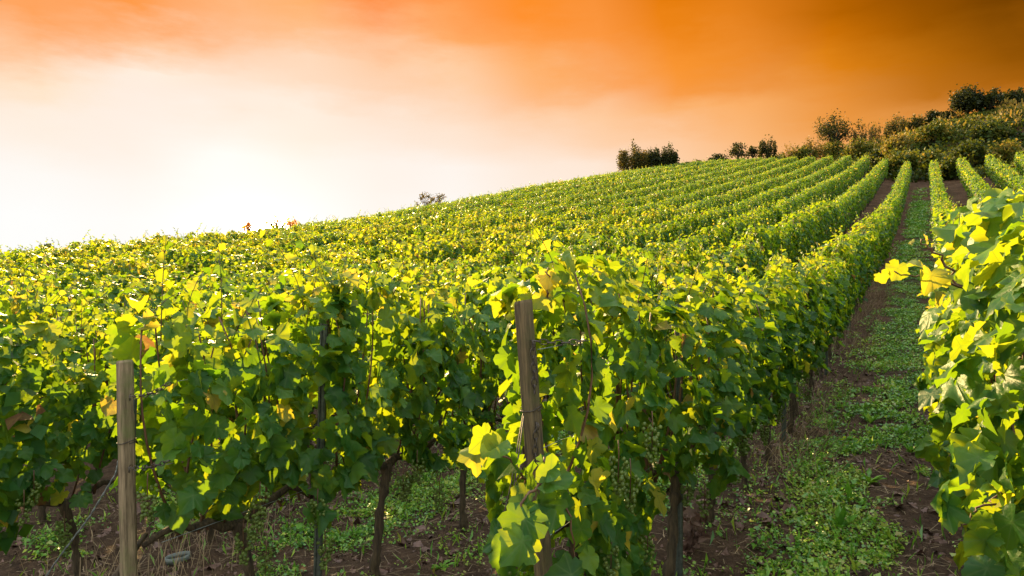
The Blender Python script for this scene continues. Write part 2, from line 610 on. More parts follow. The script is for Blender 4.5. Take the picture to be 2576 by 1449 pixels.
def post_material(name, c_lo, c_hi, moss):
    m, t = new_mat(name)
    tcn = t.n('ShaderNodeTexCoord')
    mp = t.n('ShaderNodeMapping')
    mp.inputs['Scale'].default_value = (45, 45, 3.0)
    t.l(tcn.outputs['Object'], mp.inputs[0])
    grain = t.noise(mp.outputs[0], 1.0, 6.0, 0.7)
    blot = t.noise(tcn.outputs['Object'], 6.0, 4.0, 0.6)
    flake = t.noise(mp.outputs[0], 0.6, 8.0, 0.8)
    c = t.ramp(grain, [(0.38, c_lo), (0.62, c_hi)])
    c = t.mix(t.rng(blot, 0.5, 0.72), c, moss)
    c = t.mix(t.m('MULTIPLY', t.rng(flake, 0.62, 0.72), 0.55), c, (0.30, 0.25, 0.18))
    p = t.n('ShaderNodeBsdfPrincipled')
    t.l(c, p.inputs['Base Color'])
    p.inputs['Roughness'].default_value = 0.85
    b = t.n('ShaderNodeBump')
    b.inputs['Strength'].default_value = 0.7
    b.inputs['Distance'].default_value = 0.006
    t.l(grain, b.inputs['Height'])
    t.l(b.outputs[0], p.inputs['Normal'])
    o = t.n('ShaderNodeOutputMaterial')
    t.l(p.outputs[0], o.inputs[0])
    return m


M['post_pale'] = post_material('weathered_post', (0.085, 0.058, 0.03), (0.30, 0.22, 0.13), (0.13, 0.14, 0.045))
M['post_dark'] = post_material('damp_post', (0.035, 0.024, 0.010), (0.16, 0.11, 0.05), (0.07, 0.065, 0.016))

# soil with worn brown wheel strips and greener middles
m, t = new_mat('soil')
tcn = t.n('ShaderNodeTexCoord')
pos = tcn.outputs['Object']
sp = t.n('ShaderNodeSeparateXYZ')
t.l(pos, sp.inputs[0])
n1 = t.noise(pos, 0.9, 5.0, 0.6)
n2 = t.noise(pos, 9.0, 6.0, 0.7)
n3 = t.noise(pos, 55.0, 4.0, 0.7)
base = t.ramp(t.m('ADD', t.m('MULTIPLY', n2, 0.6), t.m('MULTIPLY', n3, 0.4)), [(0.32, (0.022, 0.014, 0.011)), (0.52, (0.080, 0.048, 0.030)), (0.72, (0.185, 0.115, 0.072))])
far_red = t.ramp(t.m('ADD', t.m('MULTIPLY', n2, 0.5), t.m('MULTIPLY', n1, 0.5)), [(0.36, (0.035, 0.017, 0.009)), (0.5, (0.085, 0.042, 0.021)), (0.62, (0.16, 0.09, 0.05))])
base = t.mix(t.rng(sp.outputs[1], 10, 26, smooth=True), base, far_red)
fr = t.m('ABSOLUTE', t.m('SUBTRACT', t.m('FRACT', t.m('DIVIDE', t.m('ADD', sp.outputs[0], 101.45), 2.0)), 0.5))
# fr is 0.5 on rows, 0 half way between rows
strip = t.rng(t.m('ADD', fr, t.m('MULTIPLY', t.m('SUBTRACT', n1, 0.5), 0.5)), 0.20, 0.08, smooth=True)
green = t.ramp(n3, [(0.3, (0.02, 0.05, 0.012)), (0.7, (0.06, 0.105, 0.022))])
gm = t.m('MULTIPLY', strip, t.rng(n2, 0.35, 0.6))
gm = t.m('MULTIPLY', gm, t.rng(sp.outputs[1], 66, 30, 0.0, 0.75))
gm = t.m('MULTIPLY', gm, t.rng(sp.outputs[1], 9, 24))
base = t.mix(gm, base, green)
p = t.n('ShaderNodeBsdfPrincipled')
t.l(base, p.inputs['Base Color'])
p.inputs['Roughness'].default_value = 0.95
p.inputs['Specular IOR Level'].default_value = 0.15
b = t.n('ShaderNodeBump')
b.inputs['Strength'].default_value = 0.9
b.inputs['Distance'].default_value = 0.04
t.l(t.m('ADD', n2, t.m('MULTIPLY', n3, 0.5)), b.inputs['Height'])
t.l(b.outputs[0], p.inputs['Normal'])
o = t.n('ShaderNodeOutputMaterial')
t.l(p.outputs[0], o.inputs[0])
M['soil'] = m


# ------------------------------------------------------------------ ground sheet
def vnoise(x, y, seed=0):
    """cheap smooth value noise"""
    xi, yi = np.floor(x).astype(int), np.floor(y).astype(int)
    fx, fy = x - xi, y - yi
    fx, fy = fx * fx * (3 - 2 * fx), fy * fy * (3 - 2 * fy)

    def h(i, j):
        k = (i * 374761393 + j * 668265263 + seed * 974711) & 0x7fffffff
        k = ((k ^ (k >> 13)) * 1274126177) & 0x7fffffff
        return (k & 0xffff) / 65535.0
    return (h(xi, yi) * (1 - fx) + h(xi + 1, yi) * fx) * (1 - fy) + (h(xi, yi + 1) * (1 - fx) + h(xi + 1, yi + 1) * fx) * fy


def clods(x, y):
    near = sst(-np.hypot(np.asarray(x) + 2, np.asarray(y) - 5), -22, -12)
    return near * (0.05 * (vnoise(x * 2.2, y * 2.2, 3) - 0.5) + 0.045 * (vnoise(x * 6.5, y * 6.5, 5) - 0.5) + 0.03 * (vnoise(x * 15, y * 15, 8) - 0.5))


def ground_z(x, y):
    return hgt(x, y) + clods(x, y)


def axis(lo, a, b, hi, fine, grow):
    c = list(np.arange(a, b + 1e-6, fine))
    s, v = fine, b
    while v < hi:
        s = min(s * grow, 60)
        v += s
        c.append(v)
    s, v = fine, a
    while v > lo:
        s = min(s * grow, 60)
        v -= s
        c.insert(0, v)
    return np.array(c)


gx = axis(-500, -7.5, 2.0, 500, 0.06, 1.09)
gy = axis(-200, 1.0, 12.0, 650, 0.06, 1.06)
GX, GY = np.meshgrid(gx, gy)
GZ = ground_z(GX, GY)
nx, ny = len(gx), len(gy)
idx = np.arange(nx * ny).reshape(ny, nx)
F = np.stack([idx[:-1, :-1], idx[:-1, 1:], idx[1:, 1:], idx[1:, :-1]], -1).reshape(-1, 4)
g = MB().add(np.stack([GX, GY, GZ], -1).reshape(-1, 3), F).build('ground', M['soil'])
tag(g, kind='structure')


# ------------------------------------------------------------------ grapevines
def vine_wood(rng, canes=10, sides=5, top=1.95, low=0.78):
    mb = MB()
    h = low
    k = np.linspace(0, 1, 20)
    jx, jy = rng.uniform(-0.04, 0.04, 2), rng.uniform(-0.07, 0.07, 2)
    pts = np.stack([jx[0] * np.sin(3 * k) + jx[1] * k, jy[0] * np.sin(4 * k) + jy[1] * k, -0.08 + (h + 0.08) * k], -1)
    pts[:, :2] += 0.004 * rng.randn(20, 2)
    rad = 0.026 + 0.012 * (1 - k) ** 2 + 0.016 * k ** 4 + 0.0045 * rng.randn(20)
    add_tube(mb, pts, rad, 9, 0)
    head = pts[-1]
    for s in (-1, 1):
        q = np.linspace(0, 1, 7)
        c = np.stack([head[0] + 0.02 * rng.randn(7) * q, head[1] + s * 0.55 * q, head[2] - 0.03 + 0.10 * np.sin(q * 2.6) + 0.02 * rng.randn(7)], -1)
        add_tube(mb, c, 0.026 * (1 - 0.7 * q) + 0.006, 6, 0)
    for i in range(canes):
        y0 = rng.uniform(-0.55, 0.55)
        q = np.linspace(0, 1, 9)
        lean = rng.uniform(-0.25, 0.25)
        bx, by = rng.uniform(-0.30, 0.30), rng.uniform(-0.12, 0.12)
        ht = rng.uniform(0.85, 1.08) * (top - low)
        c = np.stack([head[0] * (1 - q) + bx * np.sin(2.4 * q), y0 + lean * q + by * np.sin(3 * q), head[2] + ht * q], -1)
        add_tube(mb, c, 0.0085 * (1 - 0.5 * q), sides, 1)
    return mb


def vine_foliage(rng, kind, n, zlo=0.86, ztop=2.0, wid=0.30, half=0.64, size=(0.065, 0.138), shoots=5, ragged=0.20, base=0.27, wave=0.10, yellow=0.025, brown=0.006):
    mb = MB()
    ph = rng.rand(6) * 6.28
    y = rng.uniform(-half, half, n)
    lo = zlo + ragged * (0.5 * np.sin(5.1 * y + ph[0]) + 0.5 * np.sin(11 * y + ph[1]))
    hi = ztop + wave * (np.sin(4.3 * y + ph[2]) + 0.7 * np.sin(12 * y + ph[3]))
    u = rng.rand(n)
    z = lo + (hi - lo) * u ** 0.9
    v = (z - lo) / (hi - lo)
    prof = wid * (0.62 + 0.48 * np.sin(np.pi * np.clip(v * 0.9 + 0.05, 0, 1)) + 0.22 * np.sin(6 * y + 5 * z + ph[4]) + 0.13 * np.sin(13 * y - 9 * z + ph[5]))
    side = np.where(rng.rand(n) < 0.5, -1.0, 1.0)
    depth = np.minimum(rng.exponential(0.22, n), 1.0)
    x = side * prof * (1 - depth)
    up = 0.45 + 0.9 * np.clip((v - 0.75) * 4, 0, 1)
    N = np.stack([side * (1.0 - 0.4 * np.clip((v - 0.8) * 5, 0, 1)) + 0.45 * rng.randn(n), 0.55 * rng.randn(n), up + 0.45 * rng.randn(n)], -1)
    T = np.stack([side * 0.35 + 0.35 * rng.randn(n), 0.55 * rng.randn(n), -1.0 + 0.45 * rng.randn(n)], -1)
    sz = rng.uniform(size[0], size[1], n)
    tn = tint_vals(n, rng, base, 0.10, yellow, brown)
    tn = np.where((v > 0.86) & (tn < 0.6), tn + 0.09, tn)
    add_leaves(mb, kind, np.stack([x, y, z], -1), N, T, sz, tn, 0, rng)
    for i in range(shoots):          # young shoots standing out of the top
        y0 = rng.uniform(-half, half)
        ln = rng.uniform(0.12, 0.42)
        q = np.linspace(0, 1, 6)
        dx, dy = rng.uniform(-0.22, 0.22), rng.uniform(-0.25, 0.25)
        c = np.stack([rng.uniform(-0.12, 0.12) + dx * q, y0 + dy * q * q, ztop - 0.18 + (ln + 0.18) * q - 0.05 * q ** 3], -1)
        add_tube(mb, c, 0.004 * (1 - 0.6 * q), 4, 1)
        k = 7
        qq = np.linspace(0.3, 1, k)
        P = np.stack([np.interp(qq, q, c[:, j]) for j in range(3)], -1)
        N = np.stack([rng.randn(k), rng.randn(k), 0.6 + 0.5 * rng.rand(k)], -1)
        T = np.stack([rng.randn(k), rng.randn(k), -0.3 + 0.4 * rng.randn(k)], -1)
        add_leaves(mb, kind, P, N, T, size[1] * (0.85 - 0.55 * qq), np.clip(0.42 + 0.12 * rng.randn(k), 0, 0.7), 0, rng)
    return mb


def grape_mesh(rng, n=46, length=0.17):
    mb = MB()
    bm_v, bm_f = ico()
    for i in range(n):
        q = (i + 0.5) / n
        r = 0.052 * (1 - 0.75 * q) ** 0.7
        a = rng.uniform(0, 6.28)
        rr = r * math.sqrt(rng.uniform(0.35, 1))
        c = np.array([rr * math.cos(a), rr * math.sin(a), -0.02 - length * q + rng.uniform(-0.01, 0.01)])
        mb.add(bm_v * rng.uniform(0.0085, 0.0115) + c, bm_f, 0)
    add_tube(mb, [(0, 0, 0.05), (0.004, 0, 0), (0, 0, -length * 0.8)], 0.003, 5, 1)
    return mb.build('grape_cluster', [M['grape'], M['cane']], mesh_only=True)


def ico():
    import bmesh
    b = bmesh.new()
    bmesh.ops.create_icosphere(b, subdivisions=2, radius=1)
    b.verts.ensure_lookup_table()
    v = np.array([q.co[:] for q in b.verts])
    f = np.array([[q.index for q in fc.verts] for fc in b.faces])
    b.free()
    return v, f


WOOD = [vine_wood(np.random.RandomState(100 + i)).build('trunk', [M['bark'], M['cane']], mesh_only=True) for i in range(6)]
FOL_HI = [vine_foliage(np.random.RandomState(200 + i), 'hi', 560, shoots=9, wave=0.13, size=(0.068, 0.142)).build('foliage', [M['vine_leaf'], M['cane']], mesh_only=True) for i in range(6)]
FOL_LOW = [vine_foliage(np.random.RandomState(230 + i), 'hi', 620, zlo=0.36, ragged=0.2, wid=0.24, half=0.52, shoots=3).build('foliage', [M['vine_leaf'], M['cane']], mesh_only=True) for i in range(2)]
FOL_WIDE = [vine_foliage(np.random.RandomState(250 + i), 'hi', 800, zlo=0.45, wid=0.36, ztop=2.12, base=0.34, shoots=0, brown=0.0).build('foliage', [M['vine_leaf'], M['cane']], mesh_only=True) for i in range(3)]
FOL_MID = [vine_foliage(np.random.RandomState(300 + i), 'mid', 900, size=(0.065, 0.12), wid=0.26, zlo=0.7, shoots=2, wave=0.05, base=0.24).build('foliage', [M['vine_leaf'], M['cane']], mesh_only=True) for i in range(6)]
FOL_SUNGLOW = [vine_foliage(np.random.RandomState(330 + i), 'mid', 900, size=(0.065, 0.12), wid=0.26, zlo=0.7, shoots=2, wave=0.05, base=0.36, yellow=0.05, brown=0.015).build('foliage', [M['vine_leaf'], M['cane']], mesh_only=True) for i in range(4)]  # golden glow near the sun put into the leaf tint
GRAPES = [grape_mesh(np.random.RandomState(400 + i), n=38 + 8 * i) for i in range(3)]

ORD = "first second third fourth fifth sixth seventh eighth ninth tenth eleventh twelfth thirteenth fourteenth fifteenth sixteenth seventeenth eighteenth nineteenth twentieth".split()
TENS = {2: 'twenty', 3: 'thirty', 4: 'forty'}


def ordn(n):
    if n <= 20:
        return ORD[n - 1]
    return TENS[n // 10] + '-' + ORD[n % 10 - 1] if n % 10 else {3: 'thirtieth', 4: 'fortieth', 5: 'fiftieth'}.get(n // 10, 'far')


PITCH, X0 = 2.0, -1.45                 # row 0 is the one with the leaning post
VSTEP = 1.1
START = {0: 3.24, -1: 2.72, -2: 1.6, 1: 3.35}
vines = []                             # (row, x, y)
for row in range(-13, 6):
    xr = X0 + PITCH * row
    y = START.get(row, max(1.2, 0.33 * abs(xr) - 2.0) if row < 0 else 3.0)
    ye = float(row_end(xr))
    k = 0
    while y < ye:
        vines.append((row, xr + rnd.uniform(-0.04, 0.04), y + rnd.uniform(-0.08, 0.08), k))
        y += VSTEP
        k += 1


def seen(x, y, pad=60):
    p = Vector((x, y, gz(x, y) + 1.6))
    a, b, z = proj(p)
    return z > 0.3 and -pad - 500 / max(z, .5) < a < 2576 + pad + 900 / max(z, .5)


scored = []
for v in vines:
    row, x, y, k = v
    d = math.hypot(x, y)
    if row >= 2:
        continue
    if seen(x, y):
        scored.append((d, v))
scored.sort(key=lambda s: s[0])
solo = scored[:300]
solo_ids = {id(v) for _, v in solo}
count = {}


def row_phrase(row):
    if row == 0:
        return "the row that starts at the leaning wooden post"
    if row == -1:
        return "the row that starts at the pale upright post"
    if row == 1:
        return "the bright row at the right frame edge"
    k = -row - 1
    return ORD[k - 1] + " row behind the pale post"


solo_sorted = sorted((v for _, v in solo), key=lambda v: (v[0], v[2]))
MAXORD = 14
near_vines = {}
for v in solo_sorted:
    row, x, y, k = v
    count[row] = count.get(row, 0) + 1
    i = count[row]
    d = math.hypot(x, y)
    r_ = np.random.RandomState(1000 + 37 * (row + 20) + k)
    rz = (math.pi if r_.rand() < 0.5 else 0.0) + r_.uniform(-0.06, 0.06)
    hs = r_.uniform(0.93, 1.07) * {-1: 1.04, 0: 0.95}.get(row, 1.0)
    ws = r_.uniform(0.9, 1.12)
    o = empty('grape_vine', (x, y, gz(x, y)), rz, (ws, 1.0, hs))
    ph = row_phrase(row)
    if i <= MAXORD:
        where = " from the near end" if row in (0, -1, 1) else " counted from the left"
        if row == 1:
            lab = f"{ordn(i)} sunlit yellow-green vine up the row at the right frame edge"
        elif row in (0, -1):
            pst = "leaning wooden post" if row == 0 else "pale upright wooden post"
            lab = f"{ordn(i)} vine uphill from the {pst} in that post's own row"
        else:
            lab = f"{ordn(i)} vine from the left in the {ph}"
        grp = "vines in near rows"
    else:
        lab = "small leafy vine past the first fourteen in the " + {0: "leaning post's row", -1: "pale post's row", 1: "row at the right edge"}.get(row, ph)
        grp = "distant vines of " + ph
    tag(o, lab, 'grape vine', grp)
    link('trunk', WOOD[r_.randint(len(WOOD))], o)
    if row == 1 and y < 9:
        fm = FOL_WIDE[r_.randint(3)]
    elif row == 0 and i <= 1:
        fm = FOL_LOW[i - 1]
    elif d < 13:
        fm = FOL_HI[r_.randint(6)]
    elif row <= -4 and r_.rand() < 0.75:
        fm = FOL_SUNGLOW[r_.randint(4)]
    else:
        fm = FOL_MID[r_.randint(6)]
    link('foliage', fm, o)
    near_vines[(row, i)] = o

# the rest of the hillside's vines as one body of foliage
FAR_TMPL = {}
for lod, (kind, n, sz) in {'b': ('far', 850, (0.07, 0.125)), 'c': ('far', 560, (0.085, 0.14))}.items():
    FAR_TMPL[lod] = []
    for i in range(5):
        q = vine_foliage(np.random.RandomState(500 + i), kind, n, size=sz, shoots=1, wid=0.22, zlo=0.6, base=0.19, wave=0.04, yellow=0.035, brown=0.025)
        w = MB()
        k = np.linspace(0, 1, 3)
        add_tube(w, np.stack([0 * k, 0 * k, -0.1 + 0.95 * k], -1), 0.04, 4, 0, cap=False)
        V = np.concatenate([a for a, _ in q.v])
        T = np.concatenate([b for _, b in q.v])
        FAR_TMPL[lod].append((V, T, [(f, m_) for f, m_, _ in q.f], w))
far = MB()
for v in vines:
    if id(v) in solo_ids:
        continue
    row, x, y, k = v
    if row < 2 and not seen(x, y, 400):
        continue
    d = math.hypot(x, y)
    V, T, Fs, w = FAR_TMPL['b' if d < 50 else 'c'][rnd.randrange(5)]
    s = rnd.choice((-1, 1))
    hs = rnd.uniform(0.96, 1.04)
    zz = gz(x, y)
    slope = (gz(x, y + 0.5) - gz(x, y - 0.5))
    VV = V * np.array([s * rnd.uniform(0.95, 1.2), s, hs])
    VV[:, 2] += slope * VV[:, 1]
    VV += np.array([x, y, zz])
    b0 = far.n
    far.v.append((VV, np.clip(T + rnd.uniform(-0.04, 0.06) + (0.10 * max(0.0, 1 - y / 60.0) if row <= -4 else 0.0), 0, 1)))  # left rows: sun's golden glow added to the tint, fading uphill
    far.n += len(VV)
    for f, m_ in Fs:
        far.f.append((f + b0, m_, True))
    for (wv, wt), (wf, wm, _) in zip(w.v, w.f):
        far.add(wv + np.array([x, y, zz]), wf, 2, 0.5)
o = far.build('distant_vines', [M['vine_leaf'], M['cane'], M['bark']])
tag(o, 'rows of small yellow-green vines covering the upper hillside', 'vines', kind='stuff')


def add_grapes(row, i, spots):
    o = near_vines.get((row, i))
    if o is None:
        return
    for j, (dx, dy, z) in enumerate(spots):
        c = link('grape_cluster', GRAPES[(i + j) % 3], o)
        inv = Matrix.Rotation(-o.rotation_euler.z, 3, 'Z') @ Vector((dx, dy, 0))
        c.location = (inv.x, inv.y, z)
        c.rotation_euler = (0, 0, 1.3 * j + i)


for i in range(1, 9):
    q = np.random.RandomState(60 + i)
    add_grapes(0, i, [(q.uniform(0.12, 0.3), q.uniform(-0.4, 0.4), q.uniform(0.62, 0.8)) for _ in range(2)])
for i in range(1, 6):
    q = np.random.RandomState(80 + i)
    add_grapes(-1, i, [(q.uniform(0.1, 0.3), q.uniform(-0.5, 0.5), q.uniform(0.6, 0.8)) for _ in range(3)])
for i in range(1, 5):
    q = np.random.RandomState(90 + i)
    add_grapes(-2, i, [(q.uniform(0.12, 0.3), q.uniform(-0.4, 0.4), q.uniform(0.55, 0.75)) for _ in range(2)])


def spray(owner, base, pts, leaves, rng, rad=0.006, size=0.12, tint=0.45, name='hanging_shoot', face=None):
    """a free shoot of one vine: cane through pts with leaves at given fractions"""
    mb = MB()
    P = np.array([tuple(Vector(q)) for q in pts])
    q = np.linspace(0, 1, 14)
    kk = np.linspace(0, 1, len(P))
    C = np.stack([np.interp(q, kk, P[:, j]) for j in range(3)], -1)
    C[1:-1] += 0.008 * rng.randn(12, 3)
    add_tube(mb, C, rad * (1 - 0.5 * q), 6, 1)
    n = len(leaves)
    L = np.array(leaves)
    A = np.stack([np.interp(L, q, C[:, j]) for j in range(3)], -1) + 0.03 * rng.randn(n, 3)
    fc = np.array(face if face is not None else (-FW + Vector((0, 0, 0.4))))
    N = fc[None, :] + 0.55 * rng.randn(n, 3)
    T = np.array([0, 0, -1.0])[None, :] + 0.6 * rng.randn(n, 3)
    add_leaves(mb, 'hi', A, N, T, size * rng.uniform(0.75, 1.2, n), np.clip(tint + 0.1 * rng.randn(n), 0.1, 0.7), 0, rng)
    # keep the mesh in its owner's own space
    inv = (Matrix.Translation(owner.location) @ owner.rotation_euler.to_matrix().to_4x4() @ Matrix.Diagonal((*owner.scale, 1))).inverted()
    for a, _ in mb.v:
        h = np.concatenate([a, np.ones((len(a), 1))], 1) @ np.array(inv).T
        a[:] = h[:, :3]
    return mb.build(name, [M['vine_leaf'], M['cane']], owner)


q = np.random.RandomState(11)
v01 = near_vines[(0, 1)]
spray(v01, None, [at_px(1345, 1230, 2.75), at_px(1300, 1180, 2.62), at_px(1225, 1110, 2.6)], [0.3, 0.45, 0.55, 0.7, 0.8, 0.9, 1.0], q, 0.006, 0.10, 0.45)
spray(v01, None, [at_px(1400, 1180, 2.7), at_px(1320, 1250, 2.5), at_px(1300, 1430, 2.45)], [0.1, 0.25, 0.35, 0.45, 0.55, 0.65, 0.75, 0.85, 0.95, 1.0], q, 0.007, 0.125, 0.3)
spray(v01, None, [at_px(1370, 1150, 2.7), at_px(1420, 1220, 2.6), at_px(1450, 1420, 2.6)], [0.2, 0.35, 0.5, 0.6, 0.7, 0.8, 0.9, 1.0], q, 0.006, 0.12, 0.25)
spray(v01, None, [at_px(1385, 770, 2.98), at_px(1372, 720, 2.98), at_px(1380, 672, 2.98)], [0.35, 0.5, 0.65, 0.75, 0.85, 0.95, 1.0], q, 0.006, 0.09, 0.6)
spray(v01, None, [at_px(1420, 760, 3.1), at_px(1400, 710, 3.05), at_px(1390, 668, 3.05)], [0.2, 0.35, 0.5, 0.65, 0.75, 0.9, 1.0], q, 0.005, 0.10, 0.5)
for ii in (1, 2, 3):
    if (1, ii) in near_vines:
        v1 = near_vines[(1, ii)]
        if ii == 1:
            spray(v1, None, [at_px(2430, 725, 3.1), at_px(2340, 700, 3.05), at_px(2250, 682, 3.0)], [0.3, 0.5, 0.62, 0.75, 0.88, 1.0], q, 0.006, 0.085, 0.6)
            spray(v1, None, [at_px(2420, 720, 3.1), at_px(2360, 640, 3.1), at_px(2318, 600, 3.1)], [0.7, 0.85, 0.95, 1.0], q, 0.007, 0.03, 0.9)
        if ii == 1:
            spray(v1, None, [at_px(2540, 1200, 2.7), at_px(2480, 1270, 2.6), at_px(2420, 1320, 2.55)], [0.25, 0.4, 0.55, 0.7, 0.8, 0.9, 1.0], q, 0.006, 0.095, 0.42)
            spray(v1, None, [at_px(2560, 1050, 2.5), at_px(2530, 1120, 2.45), at_px(2500, 1200, 2.45)], [0.1, 0.25, 0.4, 0.55, 0.7, 0.8, 0.9, 1.0], q, 0.006, 0.11, 0.42)


def plane_px(x, y, X):
    d = at_px(x, y, 1.0) - Vector((0, 0, CAMZ))
    return d * (X / d.x) + Vector((0, 0, CAMZ))


for row, x, y, off in ((-1, 372, 1215, 0.10), (-1, 655, 1235, 0.30), (-1, 640, 1270, 0.26), (-1, 800, 1250, 0.30), (-2, 60, 1250, 0.34), (-2, 85, 1200, 0.30), (-1, 1050, 1150, 0.28),
                       (0, 1555, 1135, 0.30), (0, 1585, 1180, 0.30), (0, 1640, 1060, 0.34), (0, 1760, 1040, 0.34), (0, 1868, 1085, 0.34), (0, 1880, 1040, 0.34)):
    P_ = plane_px(x, y, X0 + PITCH * row + off)
    cand = [(abs((v_.location - P_).y), i_) for (r_w, i_), v_ in near_vines.items() if r_w == row]
    ow = near_vines[(row, min(cand)[1])]
    c = link('grape_cluster', GRAPES[int(x) % 3], ow)
    inv = (Matrix.Translation(ow.location) @ ow.rotation_euler.to_matrix().to_4x4() @ Matrix.Diagonal((*ow.scale, 1))).inverted()
    c.location = inv @ P_
v11 = near_vines[(-1, 1)]
c = link('grape_cluster', GRAPES[2], v01)
c.location = Matrix.Rotation(-v01.rotation_euler.z, 3, 'Z') @ (at_px(1290, 1370, 2.5) - v01.location)


# ------------------------------------------------------------------ posts, stakes, chains, wires
def post(base, top, w, mat, label, seed):
    base, top = Vector(base), Vector(top)
    d = top - base
    ln = d.length
    o = empty('wooden_post', base)
    o.rotation_euler = (d.to_track_quat('Z', 'Y').to_matrix() @ Matrix.Rotation(YAW + 0.35, 3, 'Z')).to_euler()
    tag(o, label, 'post', 'end posts')
    r = np.random.RandomState(seed)
    h, c = w / 2, w * 0.17
    ring = np.array([(h, -h + c), (h, h - c), (h - c, h), (-h + c, h), (-h, h - c), (-h, -h + c), (-h + c, -h), (h - c, -h)])
    zs = np.concatenate([[-0.25], np.linspace(0, ln - 0.03, 22), [ln - 0.012, ln]])
    V = []
    for i, z in enumerate(zs):
        s = 1.0 if i < len(zs) - 1 else 0.9
        wob = 1 + 0.02 * r.randn(8)
        p = ring * s * wob[:, None]
        tilt = 0.12 * p[:, 0] * (1 if i >= len(zs) - 2 else 0)
        V.append(np.concatenate([p, (z + tilt)[:, None]], 1))
    V = np.array(V).reshape(-1, 3)
    n = len(zs)
    i = np.arange(n - 1)[:, None] * 8
    k = np.arange(8)[None, :]
    F = np.stack([i + k, i + (k + 1) % 8, i + 8 + (k + 1) % 8, i + 8 + k], -1).reshape(-1, 4)
    mb = MB().add(V, F, 0, 0.5, False)
    mb.f.append((np.array([[(n - 1) * 8 + j for j in range(8)]]), 0, False))
    mb.build('timber', mat, o)
    return o, ln


def on_post(o, frac, ln):
    m_ = o.rotation_euler.to_matrix()
    return o.location + m_ @ Vector((0, 0, ln * frac))


def hook(o, world, out):
    """bent steel hook nailed into a post"""
    mb = MB()
    a = np.linspace(0, 4.6, 14)
    w = Vector(world)
    out = Vector(out).normalized()
    P = [tuple(w - out * 0.02), tuple(w + out * 0.012)]
    for t_ in a:
        P.append(tuple(w + out * (0.012 + 0.014 * math.sin(t_)) + Vector((0, 0, -0.014 + 0.014 * math.cos(t_)))))
    add_tube(mb, P, 0.0028, 6)
    inv = (Matrix.Translation(o.location) @ o.rotation_euler.to_matrix().to_4x4()).inverted()
    for vv, _ in mb.v:
        h = np.concatenate([vv, np.ones((len(vv), 1))], 1) @ np.array(inv).T
        vv[:] = h[:, :3]
    return mb.build('hook', M['rust'], o)


def chain(p0, p1, label, sag=0.03, link_len=0.042, seed=0):
    p0, p1 = Vector(p0), Vector(p1)
    n = max(3, int((p1 - p0).length / (link_len * 0.72)))
    mb = MB()
    pts = []
    for i in range(n + 1):
        q_ = i / n
        pts.append(p0.lerp(p1, q_) + Vector((0, 0, -sag * 4 * q_ * (1 - q_))))
    for i in range(n):
        a, b = pts[i], pts[i + 1]
        d = (b - a).normalized()
        side = d.cross(Vector((0.3, 0.2, 1))).normalized()
        if i % 2:
            side = d.cross(side).normalized()
        c_ = (a + b) / 2
        th = np.linspace(0, 2 * math.pi, 13)
        hl = link_len * 0.5
        P = [tuple(c_ + d * hl * math.cos(t_) + side * 0.011 * math.sin(t_)) for t_ in th]
        add_tube(mb, P, 0.0026, 5, cap=False)
    o = mb.build('chain', M['rust'])
    return tag(o, label, 'chain', 'wire tension chains')


def wire(pts, rad, mat, name, label, cat='wire', group=None, twist=False):
    mb = MB()
    P = np.array([tuple(Vector(p_)) for p_ in pts])
    if twist:
        n = 160
        q_ = np.linspace(0, 1, n)
        kk = np.linspace(0, 1, len(P))
        C = np.stack([np.interp(q_, kk, P[:, j]) for j in range(3)], -1)
        for ph in (0, math.pi):
            D = C + np.stack([rad * np.cos(70 * q_ + ph), rad * np.sin(70 * q_ + ph), 0 * q_], -1)
            add_tube(mb, D, rad, 5)
    else:
        add_tube(mb, P, rad, 5)
    return tag(mb.build(name, mat), label, cat, group)


lean_o, lean_ln = post(at_px(1398, 724 + 1.86 * FPX / 2.86, 2.86) + Vector((0, 0, 0)), at_px(1316, 756, 2.87), 0.066, M['post_dark'],
                       'dark leaning wooden end post half hidden by leaves, chains hanging down it', 1)
pale_o, pale_ln = post(at_px(330, 724 + 2.13 * FPX / 3.43, 3.43), at_px(314, 906, 3.43), 0.066, M['post_pale'],
                       'pale weathered upright wooden post standing clear of the leaves', 2)
toward = -FW
hook(pale_o, at_px(328, 992, 3.385), toward + RT * 0.4)
hook(pale_o, at_px(326, 1172, 3.385), toward + RT * 0.4)
hook(lean_o, at_px(1340, 856, 2.825), toward + RT * 0.4)
hook(lean_o, at_px(1349, 1062, 2.825), toward + RT * 0.4)
chain(at_px(329, 996, 3.35), at_px(428, 962, 3.22), 'upper slack chain hooked on the pale upright post', 0.02)
chain(at_px(326, 1176, 3.35), at_px(425, 1158, 3.22), 'lower slack chain hooked on the pale upright post', 0.015)
chain(at_px(1340, 860, 2.80), at_px(1345, 988, 2.815), 'chain dangling down the upper part of the leaning post', 0.0)
chain(at_px(1349, 1066, 2.80), at_px(1344, 1180, 2.815), 'chain dangling down the lower part of the leaning post', 0.0)
chain(at_px(1340, 856, 2.81), at_px(1470, 856, 2.85), 'chain stretched from the leaning post into the leaves', 0.01)
chain(at_px(1316, 870, 2.90), at_px(1316, 925, 2.93), 'short chain behind the far edge of the leaning post', 0.0)


def wrap(o, frac, w, turns, label):
    c_ = on_post(*o, frac)if False else None


def wrap_wire(post_o, ln, frac, w, label):
    m_ = post_o.rotation_euler.to_matrix()
    P = []
    r = w * 0.66
    for a in np.linspace(0, 2 * math.pi * 1.6, 40):
        # follow the chamfered square section
        rr = (w / 2 + 0.003) / max(abs(math.cos(a)), abs(math.sin(a)), 0.78)
        P.append(tuple(post_o.location + m_ @ Vector((rr * math.cos(a), rr * math.sin(a), ln * frac + 0.012 * a / 6.28 + 0.008 * math.sin(a)))))
    return wire(P, 0.0022, M['rust'], 'binding_wire', label, 'wire', 'binding wires')


